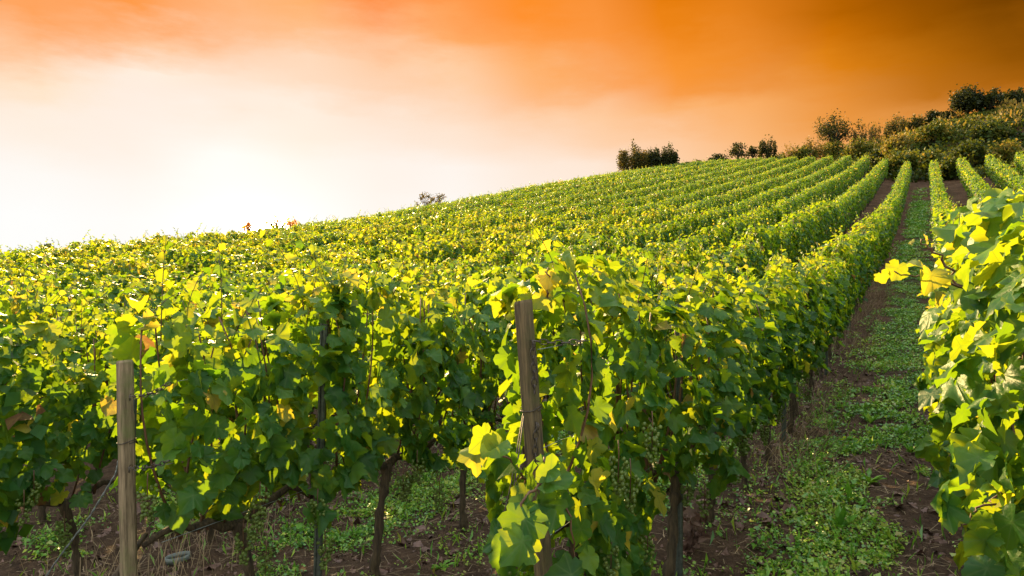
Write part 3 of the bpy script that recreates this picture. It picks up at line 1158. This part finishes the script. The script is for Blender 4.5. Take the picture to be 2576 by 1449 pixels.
wrap_wire(pale_o, pale_ln, 0.765, 0.066, 'rusty wire bound round the pale upright post')
wrap_wire(lean_o, lean_ln, 0.745, 0.066, 'rusty wire bound round the leaning wooden post')
gb = at_px(250, 1449, 3.7)
wire([at_px(306, 1120, 3.5), at_px(292, 1190, 3.53), at_px(225, 1300, 3.6), at_px(150, 1400, 3.7), at_px(40, 1560, 3.9)], 0.003, M['cable'], 'anchor_cable',
     'grey twisted anchor cable running slantwise down from the pale post', 'cable', twist=True)
wire([at_px(1316, 1040, 2.84), at_px(1285, 1220, 2.75), at_px(1210, 1560, 2.62), at_px(1150, 1860, 2.56)], 0.003, M['rust'], 'anchor_wire',
     'outer thin anchor wire sloping down beside the leaning post', 'wire', 'anchor wires')
wire([at_px(1318, 1046, 2.82), at_px(1294, 1220, 2.73), at_px(1228, 1560, 2.6), at_px(1175, 1860, 2.54)], 0.003, M['rust'], 'anchor_wire',
     'inner thin anchor wire sloping down beside the leaning post', 'wire', 'anchor wires')


def stake_mesh():
    mb = MB()
    # folded sheet profile: hat section with lips
    prof = [(-0.026, 0.014), (-0.026, -0.004), (-0.018, -0.012), (-0.008, -0.012), (-0.006, -0.004), (0.006, -0.004), (0.008, -0.012), (0.018, -0.012), (0.026, -0.004), (0.026, 0.014)]
    inn = [(x * 0.86, y + 0.003) for x, y in prof]
    ring = prof + inn[::-1]
    n = len(ring)
    zs = [-0.2, 1.95]
    V = [(x, y, z) for z in zs for x, y in ring]
    F = [(k, (k + 1) % n, n + (k + 1) % n, n + k) for k in range(n)]
    mb.add(V, F, 0, 0.5, False)
    h = len(prof)
    for i in range(h - 1):
        a, b_ = i, i + 1
        mb.f.append((np.array([[n + a, n + b_, n + (n - 1 - b_), n + (n - 1 - a)]]), 0, False))
    for z in np.arange(0.6, 1.9, 0.22):     # punched wire lugs
        for s in (-1, 1):
            x = s * 0.026
            add_tube(mb, [(x, 0.004, z), (x + s * 0.009, 0.004, z + 0.012), (x + s * 0.009, 0.004, z + 0.03), (x, 0.004, z + 0.034)], 0.002, 4)
    return mb.build('metal_stake', M['zinc'], mesh_only=True)


STAKE = stake_mesh()


def stake(x, y, label, lean=(0, 0), top=1.0):
    o = link('metal_stake', STAKE)
    o.location = (x, y, gz(x, y))
    o.rotation_euler = (lean[0], lean[1], YAW * 0.5)
    o.scale = (1, 1, top)
    return tag(o, label, 'stake', 'metal trellis stakes')


for i, y in enumerate([4.43, 8.33, 12.2, 16.1, 20.0, 23.9]):
    stake(X0 + 0.05, y, f"{ORD[i]} grooved metal stake uphill in the leaning post's row", (0, 0), 0.93)
stake(X0 - PITCH + 0.07, 3.12, 'nearest metal stake among the vines right of the pale upright post', (0, 0.03), 0.98)
stake(X0 - PITCH - 0.16, 1.98, 'metal stake tilted close behind the pale upright post', (0.05, 0.10), 0.85)
stake(X0 - PITCH + 0.03, 6.9, 'metal stake farther up the row of the pale upright post', (0, 0), 0.95)
stake(X0 + PITCH, 4.2, 'metal stake buried in the bright leaves at the right frame edge', (0, 0), 0.9)

for row, nm in ((0, "leaning post's row"), (-1, "pale upright post's row"), (1, "bright row at the right frame edge")):
    for h, hn in ((0.85, 'lowest'), (1.25, 'middle'), (1.68, 'highest')):
        xr = X0 + PITCH * row
        y0 = {0: 2.55, -1: 2.1, 1: 2.8}[row]
        ys = np.arange(y0, 24.0, 1.0)
        wire([(xr + 0.03, yy, gz(xr, yy) + h) for yy in ys], 0.0016, M['cable'], 'trellis_wire', f"{hn} trellis wire strung through the {nm}", 'wire', 'trellis wires')

# half buried offcut of grey tube between the two post rows
mb = MB()
a = np.linspace(0.15, 2 * math.pi - 0.5, 26)
pr = [(0.10 * math.cos(t_), 0.052 * math.sin(t_)) for t_ in a]
V, F = [], []
for x, y in pr:
    V += [(x, y, 0), (x * 1.02, y * 1.02, 0.055), (x * 0.93, y * 0.9, 0.055), (x * 0.93, y * 0.9, 0)]
for i in range(len(pr) - 1):
    for j in range(4):
        F.append((4 * i + j, 4 * (i + 1) + j, 4 * (i + 1) + (j + 1) % 4, 4 * i + (j + 1) % 4))
mb.add(V, F)
o = mb.build('plastic_offcut', M['plastic'])


def ray_ground(x, y):
    z = 1.0
    while z < 130:
        p_ = at_px(x, y, z)
        if p_.z <= ground_z(p_.x, p_.y):
            return p_
        z += 0.02 if z < 20 else 0.1
    return p_


pp = ray_ground(450, 1408)
o.location = pp + Vector((0, 0, -0.01))
o.rotation_euler = (R(8), R(-6), YAW + 0.35)
tag(o, 'flattened grey plastic tube offcut lying on the soil', 'tube')


# ------------------------------------------------------------------ ground cover
def weed_density(x, y):
    f = np.abs(((x + 101.45) / 2.0) % 1.0 - 0.5)        # 0 in the middle of an aisle, .5 on a row
    mid = sst(-f - 0.12 * sst(-y, -9, -5), -0.48, -0.20) * sst(-y, -16, -8) + sst(-f, -0.36, -0.10) * (1 - sst(-y, -16, -8))
    patch = vnoise(x * 0.9, y * 0.9, 21) * 0.5 + vnoise(x * 2.6, y * 2.6, 22) * 0.5
    return np.clip((mid * 0.9 + 0.10) * sst(patch, 0.37, 0.53), 0, 1)


def scatter(n, x0, x1, y0, y1, rng, dens=None):
    x, y = rng.uniform(x0, x1, n), rng.uniform(y0, y1, n)
    if dens is not None:
        k = rng.rand(n) < dens(x, y)
        x, y = x[k], y[k]
    return x, y


q = np.random.RandomState(31)
weeds = MB()


def sow(n, box, leaves, size, spread, rise):
    x, y = scatter(n, *box, q, weed_density)
    z = ground_z(x, y)
    n_ = len(x)
    for j in range(leaves):
        a = q.uniform(0, 6.28, n_)
        r = spread * q.rand(n_)
        hgt_ = rise * q.rand(n_)
        P = np.stack([x + r * np.cos(a), y + r * np.sin(a), z + 0.006 + hgt_], -1)
        N = np.stack([0.55 * q.randn(n_), 0.55 * q.randn(n_), np.ones(n_)], -1)
        T = np.stack([np.cos(a), np.sin(a), 0.3 * q.randn(n_)], -1)
        tn = np.clip(0.42 + 0.2 * q.randn(n_) + 0.5 * (vnoise(x * 2, y * 2, 40) - 0.5), 0, 1)
        add_leaves(weeds, 'far', P, N, T, q.uniform(size[0], size[1], n_), tn, 0, q)


sow(34000, (-7.6, 0.7, 2.2, 9.0), 7, (0.011, 0.030), 0.05, 0.055)
sow(15000, (-3.4, 0.8, 9.0, 24.0), 6, (0.018, 0.045), 0.08, 0.07)
sow(5000, (-1.25, 0.35, 24.0, 40.0), 6, (0.035, 0.075), 0.12, 0.07)
sow(2200, (-1.0, 0.2, 40.0, 56.0), 5, (0.05, 0.1), 0.14, 0.06)
sow(500, (-1.0, 0.2, 54.0, 66.0), 5, (0.05, 0.1), 0.14, 0.06)
sow(3000, (-7.6, 0.7, 2.2, 12.0), 5, (0.03, 0.055), 0.05, 0.09)
# thin grass blades
x, y = scatter(16000, -7.6, 0.7, 2.2, 14.0, q, lambda a, b: 0.15 + 0.85 * weed_density(a, b))
n_ = len(x)
a = q.uniform(0, 6.28, n_)
P = np.stack([x, y, ground_z(x, y)], -1)
N = np.stack([np.cos(a), np.sin(a), 0.3 * np.ones(n_)], -1)
T = np.stack([0.5 * q.randn(n_), 0.5 * q.randn(n_), np.ones(n_)], -1)
B = norm(np.cross(T, N))
ln = q.uniform(0.04, 0.13, n_)[:, None]
wd = 0.0028
V = np.stack([P - B * wd, P + B * wd, P + norm(T) * ln * 0.6 + B * wd * 0.8, P + norm(T) * ln + norm(N) * ln * 0.3], 1)
weeds.add(V.reshape(-1, 3), np.arange(4 * n_).reshape(-1, 4), 0, np.repeat(np.clip(0.45 + 0.2 * q.randn(n_), 0, 1), 4))
o = weeds.build('ground_weeds', M['weed_leaf'])
tag(o, 'low bright green weeds and clover on the soil between the vine rows', 'weeds', kind='stuff')

# straw and dead stalks
straw = MB()
x, y = scatter(13000, -7.6, 0.8, 2.2, 16.0, q, lambda a, b: 1.0 - 0.6 * weed_density(a, b))
n_ = len(x)
a = q.uniform(0, 6.28, n_)
ln = q.uniform(0.04, 0.16, n_)
D = np.stack([np.cos(a), np.sin(a), 0.12 * q.randn(n_)], -1)
P = np.stack([x, y, ground_z(x, y) + 0.008 + 0.02 * q.rand(n_)], -1)
B = np.stack([-np.sin(a), np.cos(a), 0 * a], -1) * 0.0022
E = P + D * ln[:, None]
E[:, 2] = np.maximum(E[:, 2], ground_z(E[:, 0], E[:, 1]) + 0.004)
V = np.stack([P - B, P + B, E + B, E - B], 1)
straw.add(V.reshape(-1, 3), np.arange(4 * n_).reshape(-1, 4))
# standing dry stems along the foot of the leaning post's row
nn = 1000
x = X0 + 0.22 + 0.22 * q.randn(nn)
y = q.uniform(5.5, 26, nn)
keep = vnoise(y * 0.9, y * 0 + 3.3, 9) > 0.5
x, y = x[keep], y[keep]
n_ = len(x)
P = np.stack([x, y, ground_z(x, y)], -1)
T = norm(np.stack([0.35 + 0.4 * q.randn(n_), 0.4 * q.randn(n_), np.ones(n_)], -1))
ln = q.uniform(0.08, 0.42, n_)[:, None]
B = norm(np.cross(T, np.tile(np.array(FW), (n_, 1)))) * 0.0025
E = P + T * ln
E2 = E + T * ln * 0.4 + np.array([0.1, 0, -0.22]) * ln
V = np.stack([P - B, P + B, E + B, E - B], 1)
straw.add(V.reshape(-1, 3), np.arange(4 * n_).reshape(-1, 4))
V = np.stack([E - B, E + B, E2 + B * 0.5, E2 - B * 0.5], 1)
straw.add(V.reshape(-1, 3), np.arange(4 * n_).reshape(-1, 4))
nn = 130
x = X0 - 2 * PITCH + 0.3 + 0.22 * q.randn(nn)
y = q.uniform(1.7, 4.2, nn)
P = np.stack([x, y, ground_z(x, y)], -1)
T = norm(np.stack([0.2 * q.randn(nn), 0.25 * q.randn(nn), np.ones(nn)], -1))
E = P + T * q.uniform(0.15, 0.6, nn)[:, None]
B = norm(np.cross(T, np.tile(np.array(FW), (nn, 1)))) * 0.0025
straw.add(np.stack([P - B, P + B, E + B * 0.6, E - B * 0.6], 1).reshape(-1, 3), np.arange(4 * nn).reshape(-1, 4))
o = straw.build('dry_straw', M['straw'])
tag(o, 'dry straw and dead stalks scattered over the brown soil', 'straw', kind='stuff')

dead = MB()
x, y = scatter(1500, -7.2, 0.8, 2.2, 14.0, q, lambda a, b: np.clip(1.15 - weed_density(a, b), 0, 1) * (0.25 + 0.75 * (vnoise(a * 1.4, b * 1.4, 55) > 0.5)))
n_ = len(x)
P = np.stack([x, y, ground_z(x, y) + 0.012], -1)
N = np.stack([0.4 * q.randn(n_), 0.4 * q.randn(n_), np.ones(n_)], -1)
T = np.stack([q.randn(n_), q.randn(n_), 0.2 * q.randn(n_)], -1)
add_leaves(dead, 'hi', P, N, T, q.uniform(0.05, 0.1, n_), np.ones(n_), 0, q, 1.8)
x, y = scatter(9000, -7.4, 0.8, 2.2, 13.0, q, lambda a, b: np.clip(1.1 - 0.8 * weed_density(a, b), 0, 1) * (0.3 + 0.7 * (vnoise(a * 1.9, b * 1.9, 57) > 0.45)))
n_ = len(x)
P = np.stack([x, y, ground_z(x, y) + 0.006], -1)
add_leaves(dead, 'mid', P, np.stack([0.6 * q.randn(n_), 0.6 * q.randn(n_), np.ones(n_)], -1), np.stack([q.randn(n_), q.randn(n_), 0.3 * q.randn(n_)], -1), q.uniform(0.012, 0.045, n_), np.ones(n_), 0, q, 1.8)
o = dead.build('fallen_leaves', M['dead_leaf'])
tag(o, 'crumpled brown vine leaves fallen on the soil', 'leaves', kind='stuff')


# rosettes that stand out of the weeds
def rosette(x, y, label, size, n, upright, seed):
    r = np.random.RandomState(seed)
    p_ = ray_ground(x, y)
    mb = MB()
    a = np.arange(n) * 2.4 + 0.3 * r.randn(n)
    for i in range(n):
        L = size * r.uniform(0.6, 1.1)
        up = upright * r.uniform(0.6, 1.3)
        q_ = np.linspace(0, 1, 6)
        d = np.array([math.cos(a[i]), math.sin(a[i]), 0])
        mid = d[None, :] * (L * q_ * math.cos(up))[:, None] + np.array([0, 0, 1])[None, :] * (L * (q_ * math.sin(up) - 0.35 * q_ ** 2.2 * math.cos(up)))[:, None]
        w = L * np.array([0.03, 0.06, 0.10, 0.13, 0.10, 0.005]) * r.uniform(0.8, 1.2) * (1 + 0.25 * np.array([0, 1, -1, 1, -1, 0]))
        s = np.array([-d[1], d[0], 0])
        V = np.concatenate([mid - s * w[:, None] + [0, 0, 0.01], mid, mid + s * w[:, None] + [0, 0, 0.01]])
        F = [(j, j + 1, 6 + j + 1, 6 + j) for j in range(5)] + [(6 + j, 6 + j + 1, 12 + j + 1, 12 + j) for j in range(5)]
        mb.add(V, F, 0, np.clip(0.4 + 0.12 * r.randn(), 0, 1))
    o = mb.build('leafy_weed', M['weed_leaf'])
    o.location = p_ + Vector((0, 0, -0.005))
    return tag(o, label, 'weed')


rosette(425, 1345, 'pale green leafy rosette at the foot of the vines right of the pale post', 0.20, 13, 0.7, 1)
rosette(540, 1320, 'leafy rosette in front of the thin trunk right of the pale post', 0.15, 10, 0.6, 2)
rosette(2115, 1335, 'tall upright leafy weed in the middle of the aisle', 0.24, 9, 1.15, 3)
rosette(2135, 1265, 'single upright dock-like weed behind the tallest aisle weed', 0.20, 7, 1.2, 4)
rosette(2185, 1215, 'spreading leafy weed clump in the aisle centre behind the tall upright weed', 0.18, 11, 0.8, 5)
rosette(2190, 1065, 'bushy green weed clump halfway along the visible aisle', 0.20, 14, 0.9, 6)
rosette(1615, 1310, 'small grassy rosette between the trunks of the leaning post row', 0.18, 12, 0.9, 7)
rosette(1600, 1400, 'lower grassy rosette between the trunks of the leaning post row', 0.15, 10, 0.8, 8)
rosette(2270, 1095, 'small pale weed clump near the aisle middle right of the bushy clump', 0.16, 10, 0.9, 9)
rosette(2000, 1300, 'leafy weed on the trunk side of the aisle beside dead leaves', 0.14, 9, 0.7, 10)
rosette(1110, 1430, 'broad leafed weed on the soil between the two end posts', 0.14, 8, 0.5, 11)
rosette(2290, 1140, 'grass-like tuft in the aisle below the pale weed clump', 0.17, 12, 1.0, 12)


# ------------------------------------------------------------------ trees and bushes on the skyline
def on_ray(x, d):
    p_ = at_px(x, 724, 1.0)
    p_.z = 0
    u = p_.normalized()
    return u.x * d, u.y * d


def ground_hit(x, ybase, dmin, dmax):
    best = None
    for d in np.arange(dmin, dmax, 0.5):
        px, py = on_ray(x, d)
        _, yy, z = proj((px, py, gz(px, py)))
        e = abs(yy - ybase)
        if best is None or e < best[0] - 0.05:
            best = (e, px, py, z)
    return best[1:]


def grow(name, x, ytop, ybase, wpx, label, cat='bush', dmin=60, dmax=112, kind='bush', leaf=0.22, clumps=22, per=80, tint=0.25, trunk=0.0, mat='bush_leaf', seed=1, sink=0.0, open_=1.0, dist=None):
    r = np.random.RandomState(seed)
    if dist:
        px, py = on_ray(x, dist)
        z = proj((px, py, 0))[2]
    else:
        px, py, z = ground_hit(x, ybase, dmin, dmax)
    zg = gz(px, py)
    zt = CAMZ + (724 - ytop) / FPX * z
    h = max(zt - zg, 0.4)
    vis = (ybase - ytop) / FPX * z          # height that shows over whatever is in front
    w = wpx / FPX * z
    o = empty(name, (px, py, zg), r.uniform(0, 6.28))
    tag(o, label, cat)
    wood, fol = MB(), MB()
    c0 = h - vis * 0.98 if dist else h * trunk
    c0 = max(c0, h * trunk)
    ch = h - c0
    if trunk > 0:
        k = np.linspace(0, 1, 6)
        pts = np.stack([0.04 * h * np.sin(2 * k + r.rand() * 6), 0.04 * h * np.sin(3 * k), -0.2 + (c0 + 0.3 * ch + 0.2) * k], -1)
        add_tube(wood, pts, 0.045 * h * (1 - 0.6 * k) ** 1 * 0.6 + 0.012, 7, 0)
        root = pts[-1] * np.array([1, 1, 0.9])
    else:
        root = np.array([0, 0, 0.0])
    for i in range(clumps):
        th = r.uniform(0, 6.28)
        ct = r.uniform(-0.25, 1.0) if kind != 'dome' else r.uniform(0.0, 1.0)
        sr = math.sqrt(max(0, 1 - ct * ct)) if ct > 0 else 0.95
        rr = r.uniform(0.55, 1.0) * open_
        c_ = np.array([math.cos(th) * sr * rr * w * 0.42, math.sin(th) * sr * rr * w * 0.42, c0 + ch * (0.40 + 0.48 * ct * rr)])
        if kind == 'spiky':
            c_ = np.array([math.cos(th) * sr * w * 0.42, math.sin(th) * sr * w * 0.42, c0 + ch * r.uniform(0.15, 0.88) * (1 - 0.4 * sr ** 2)])
        q_ = np.linspace(0, 1, 6)
        if trunk > 0:
            s0 = root * r.uniform(0.6, 1.0)
        else:
            s0 = np.array([r.uniform(-0.15, 0.15) * w, r.uniform(-0.15, 0.15) * w, -0.1])
        bow = np.array([0, 0, 0.15 * ch])
        L = s0[None, :] * (1 - q_)[:, None] + c_[None, :] * q_[:, None] + bow[None, :] * np.sin(np.pi * q_)[:, None] * 0.5 + 0.02 * w * r.randn(6, 3) * q_[:, None]
        add_tube(wood, L, 0.012 * h * (1 - 0.75 * q_) + 0.008, 5, 0)
        if kind == 'spiky':
            for _ in range(2):
                tip = c_ + np.array([r.uniform(-0.08, 0.08) * w, r.uniform(-0.08, 0.08) * w, ch * r.uniform(0.12, 0.3)])
                add_tube(wood, c_[None, :] * (1 - q_)[:, None] + tip[None, :] * q_[:, None], 0.012 + 0.012 * (1 - q_), 4, 0)
                n_ = 14
                f_ = r.rand(n_)
                add_leaves(fol, 'far', c_ + (tip - c_) * f_[:, None] + 0.08 * r.randn(n_, 3), r.randn(n_, 3), r.randn(n_, 3) + np.array([0, 0, 0.8]), leaf * r.uniform(0.5, 1.0, n_), np.clip(tint + 0.15 + 0.15 * r.randn(n_), 0, 1), 0, r)
        n_ = int(per * r.uniform(0.6, 1.3))
        sg = np.array([0.115 * w, 0.115 * w, 0.11 * ch + 0.02 * w]) * r.uniform(0.6, 1.25)
        if kind == 'spiky':
            sg = np.array([0.06 * w, 0.06 * w, 0.17 * ch])
        P = c_[None, :] + np.clip(r.randn(n_, 3), -2.1, 2.1) * sg[None, :]
        P[:, 2] = np.maximum(P[:, 2], 0.05)
        N = r.randn(n_, 3) + np.array([0, 0, 0.5])
        T = r.randn(n_, 3) + (np.array([0, 0, 0.8]) if kind == 'spiky' else np.array([0, 0, -0.2]))
        add_leaves(fol, 'far', P, N, T, leaf * r.uniform(0.6, 1.3, n_), np.clip(tint + 0.12 * r.randn(n_) + 0.1 * r.randn(), 0, 1), 0, r)
    wood.build('trunk' if trunk > 0 else 'stems', M['limb'], o)
    fol.build('crown' if trunk > 0 else 'foliage', M[mat], o)
    return o


grow('bush', 120, 616, 636, 36, 'tiny dark bush poking over the lowest end of the ridge', seed=1, dist=36, clumps=10, per=30, leaf=0.11)
grow('small_tree', 700, 529, 582, 110, 'thin open tree on the ridge beside the setting sun', 'tree', seed=2, dist=48, clumps=16, per=13, leaf=0.14, trunk=0.3, tint=0.7, open_=1.15, mat='backlit_leaf')
grow('bush', 622, 551, 586, 30, 'sparse little bush on the ridge just below the sun', seed=3, dist=46, clumps=10, per=16, leaf=0.13, tint=0.6, mat='backlit_leaf')
grow('bush', 738, 548, 578, 34, 'wispy twiggy bush beside the thin open tree on the ridge', seed=33, dist=47, clumps=10, per=16, leaf=0.11, tint=0.6, mat='backlit_leaf')
grow('bush', 1076, 480, 523, 92, 'lone rounded bush alone on the middle of the bare ridge', seed=4, dist=62, clumps=16, per=16, leaf=0.13, kind='spiky', tint=0.45)
grow('sapling', 1410, 444, 470, 12, 'single thin leafy stem standing above the ridge between lone bush and thicket', 'sapling', seed=41, dist=58, clumps=5, per=9, leaf=0.10, trunk=0.3, tint=0.7, mat='backlit_leaf')
grow('bush', 1592, 364, 432, 78, 'tallest shaggy bush at the downhill end of the dark ridge thicket', seed=5, dmin=70, dmax=84, dist=80, clumps=50, per=85, leaf=0.17, kind='spiky', tint=0.45)
grow('bush', 1641, 376, 430, 56, 'middle bush of the dark ridge thicket', seed=6, dist=81, clumps=36, per=90, leaf=0.17, tint=0.2)
grow('bush', 1676, 368, 428, 60, 'pointed bush at the uphill end of the dark ridge thicket', seed=7, dist=82, clumps=44, per=80, leaf=0.17, kind='spiky', tint=0.2)
grow('bush', 1752, 400, 420, 34, 'small leafy bush beside the dark hut on the ridge', seed=8, dist=86, clumps=9, per=34, leaf=0.16)
grow('bush', 1806, 389, 412, 58, 'low dark spreading bush between the hut and the ridge saplings', seed=9, dist=90, clumps=18, per=60, leaf=0.2, tint=0.12)
grow('small_tree', 1857, 358, 404, 46, 'round topped sapling first above the low dark bush', 'tree', seed=10, dist=93, clumps=16, per=50, leaf=0.2, trunk=0.2, tint=0.3)
grow('small_tree', 1893, 366, 402, 30, 'narrow sapling between two wider ridge saplings', 'tree', seed=11, dist=94, clumps=12, per=45, leaf=0.2, trunk=0.2, tint=0.25)
grow('small_tree', 1932, 340, 400, 44, 'tallest upright sapling of the three on the ridge', 'tree', seed=12, dist=95, clumps=22, per=60, leaf=0.19, trunk=0.2, tint=0.25, kind='spiky')
grow('bush', 1988, 361, 396, 56, 'pale dry brown bush uphill of the three ridge saplings', seed=13, dmin=88, clumps=22, per=44, leaf=0.16, tint=0.85)
grow('bush', 2040, 345, 378, 62, 'golden brown bush on the skyline below the spreading tree', seed=14, dmin=88, clumps=24, per=55, leaf=0.18, tint=0.75)
grow('small_tree', 2100, 284, 352, 86, 'spreading round crowned tree standing clear on the skyline', 'tree', seed=15, dmin=92, clumps=40, per=60, leaf=0.19, trunk=0.27, tint=0.28, open_=1.1)
grow('bush', 2178, 297, 330, 70, 'brownish brushy bush right of the spreading skyline tree', seed=16, dmin=88, clumps=26, per=60, leaf=0.19, tint=0.55, kind='spiky')
grow('bush', 2258, 287, 320, 62, 'bristly brown bush left half of the double skyline clump', seed=17, dmin=88, clumps=26, per=60, leaf=0.19, tint=0.45, kind='spiky')
grow('bush', 2306, 289, 318, 50, 'bristly brown bush right half of the double skyline clump', seed=18, dmin=88, clumps=22, per=60, leaf=0.19, tint=0.45, kind='spiky')
grow('bush', 2350, 273, 308, 38, 'small dark ball shaped bush on the skyline', seed=19, dmin=88, clumps=20, per=80, leaf=0.2, tint=0.08)
grow('bush', 2386, 279, 304, 36, 'low dark bush filling the gap before the big dark tree', seed=20, dmin=88, clumps=16, per=70, leaf=0.2, tint=0.08)
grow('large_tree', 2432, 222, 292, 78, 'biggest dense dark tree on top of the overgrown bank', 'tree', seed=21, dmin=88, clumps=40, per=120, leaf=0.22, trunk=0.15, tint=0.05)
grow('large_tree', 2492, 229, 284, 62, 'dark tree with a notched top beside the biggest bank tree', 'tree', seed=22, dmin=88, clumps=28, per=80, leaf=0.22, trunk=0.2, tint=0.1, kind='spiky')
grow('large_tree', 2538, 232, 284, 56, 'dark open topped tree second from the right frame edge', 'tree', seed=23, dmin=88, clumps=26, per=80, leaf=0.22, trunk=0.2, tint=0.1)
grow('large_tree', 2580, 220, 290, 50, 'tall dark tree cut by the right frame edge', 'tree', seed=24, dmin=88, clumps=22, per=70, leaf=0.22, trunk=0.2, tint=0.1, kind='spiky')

# individual shrubs on the bank face
shrubs = [
    (2262, 338, 400, 70, 'golden topped shrub high on the bank above the leaning post row', 0.72), (2275, 375, 445, 90, 'big olive shrub at the bank foot closing the grassy aisle', 0.45),
    (2345, 372, 450, 66, 'light green shrub at the bank foot beyond the grassy aisle', 0.5), (2215, 372, 425, 66, 'dark olive shrub behind the ends of the middle rows', 0.3),
    (2390, 395, 470, 58, 'leafy shrub between the two aisle ends at the bank foot', 0.38), (2160, 352, 405, 80, 'broad bronze shrub on the bank under the brushy skyline bush', 0.5),
    (2095, 352, 400, 84, 'wide bronze shrub under the spreading skyline tree', 0.55), (2440, 350, 430, 90, 'wide dark green shrub on the bank above the right rows', 0.3),
    (2530, 355, 430, 80, 'reddish brown shrub on the bank by the right frame edge', 0.62), (2490, 300, 360, 80, 'grassy olive shrub on the bank below the dark trees', 0.42),
    (2350, 308, 365, 80, 'low olive shrub on the bank below the ball shaped bush', 0.45), (2560, 405, 440, 60, 'small shrub behind the last row at the right frame edge', 0.4),
    (2020, 365, 402, 66, 'low olive shrub behind the ends of the upper rows', 0.45), (1950, 385, 408, 60, 'low green shrub at the feet of the ridge saplings', 0.4),
]
for i, (x, yt, yb, w, lab, tn) in enumerate(shrubs):
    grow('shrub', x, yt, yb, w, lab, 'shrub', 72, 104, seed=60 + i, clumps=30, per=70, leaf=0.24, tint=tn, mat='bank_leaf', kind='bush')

# undergrowth that clothes the bank
q = np.random.RandomState(77)
n_c = 6000
x = q.uniform(-27, 26, n_c)
y = row_end(x) + 0.4 + 28.5 * q.rand(n_c)
zg = hgt(x, y)
big = vnoise(x * 0.35, y * 0.35, 61)
hh = (1 - 0.6 * sst(y - row_end(x), 13, 18)) * (0.25 + 1.2 * vnoise(x * 0.5, y * 0.5, 62) * q.rand(n_c)) * sst(x, -27, -14) + 0.22
under = MB()
for j in range(16):
    P = np.stack([x + 0.35 * q.randn(n_c), y + 0.35 * q.randn(n_c), zg + hh * q.rand(n_c)], -1)
    N = q.randn(n_c, 3) + np.array([0, -0.4, 0.5])
    T = q.randn(n_c, 3) * 0.8 + np.array([0, 0, 0.6])
    tn = np.clip(0.36 + 0.6 * (big - 0.5) + 0.14 * q.randn(n_c), 0, 1)
    add_leaves(under, 'far', P, N, T, q.uniform(0.14, 0.34, n_c), tn, 0, q)
# pale dry grass heads near the crest of the bank
n_d = 2600
x = q.uniform(-10, 12, n_d)
y = row_end(x) + 10 + 12 * q.rand(n_d)
k = vnoise(x * 0.4, y * 0.4, 63) > 0.5
x, y = x[k], y[k]
n_d = len(x)
P = np.stack([x, y, hgt(x, y) + 0.2 + 0.9 * q.rand(n_d)], -1)
add_leaves(under, 'long', P, q.randn(n_d, 3), q.randn(n_d, 3) * 0.3 + np.array([0, 0, 1.0]), q.uniform(0.3, 0.6, n_d), np.clip(0.85 + 0.12 * q.randn(n_d), 0, 1), 0, q)
o = under.build('bank_undergrowth', M['bank_leaf'])
tag(o, 'olive and brown scrub covering the steep bank above the rows', 'undergrowth', kind='stuff')

# dark hut roof peeping over the ridge
px, py = on_ray(1733, 88)
z = proj((px, py, 0))[2]
top = CAMZ + (724 - 409) / FPX * z
hut = empty('field_hut', (px, py, gz(px, py)), YAW)
tag(hut, 'small dark flat roofed hut just showing over the ridge', 'hut')
w = 24 / FPX * z
h = top - gz(px, py)


def box(mb, x0, x1, y0, y1, z0, z1):
    V = [(x, y, zz) for zz in (z0, z1) for x, y in ((x0, y0), (x1, y0), (x1, y1), (x0, y1))]
    mb.add(V, [(0, 3, 2, 1), (4, 5, 6, 7), (0, 1, 5, 4), (1, 2, 6, 5), (2, 3, 7, 6), (3, 0, 4, 7)], 0, 0.5, False)
    return mb


box(MB(), -w * 0.46, w * 0.46, -0.6, 0.6, -0.2, h - 0.08).build('wall', M['hut'], hut)
box(MB(), -w * 0.52, w * 0.52, -0.7, 0.7, h - 0.08, h).build('roof', M['hut'], hut)

# old bare vine stock beside the pale post and a withered weed under the leaning post's row
r = np.random.RandomState(5)
k = np.linspace(0, 1, 22)
bx, by = X0 - PITCH - 0.10, 1.80
mb = MB()
P = np.stack([bx - 0.05 * np.sin(5 * k) + 0.01 * r.randn(22), by + 0.05 * k + 0.02 * np.sin(9 * k), gz(bx, by) - 0.1 + 0.78 * k], -1)
add_tube(mb, P, 0.052 - 0.012 * k + 0.006 * r.randn(22) + 0.02 * np.exp(-((k - 0.9) / 0.07) ** 2), 11, 0)
P = np.stack([np.linspace(P[-2, 0], P[-2, 0] - 0.12, 6), np.linspace(P[-2, 1], P[-2, 1] + 0.28, 6), P[-2, 2] + 0.22 * np.linspace(0, 1, 6) ** 0.7], -1)
add_tube(mb, P, np.linspace(0.028, 0.012, 6), 7, 0)
o = mb.build('vine_stump', [M['bark']])
tag(o, 'thick bare gnarled vine stock close behind the pale upright post', 'vine stump')

pw = ray_ground(1742, 1395)
o = empty('withered_weed', pw)
tag(o, 'withered brown weed with curled leaves beside the nearest metal stake of the leaning post row', 'weed')
mb, lf = MB(), MB()
for i in range(6):
    q_ = np.linspace(0, 1, 6)
    a = r.uniform(0, 6.28)
    L = r.uniform(0.25, 0.45)
    C = np.stack([0.10 * np.cos(a) * q_, 0.10 * np.sin(a) * q_, L * q_ - 0.01], -1)
    add_tube(mb, C, 0.003, 4)
    n_ = 7
    f_ = r.uniform(0.15, 1, n_)
    A = np.stack([np.interp(f_, q_, C[:, j]) for j in range(3)], -1)
    add_leaves(lf, 'hi', A, r.randn(n_, 3), r.randn(n_, 3) + np.array([0, 0, -0.8]), r.uniform(0.04, 0.075, n_), np.ones(n_), 0, r, 2.2)
mb.build('stems', M['dead_leaf'], o)
lf.build('leaves', M['dead_leaf'], o)
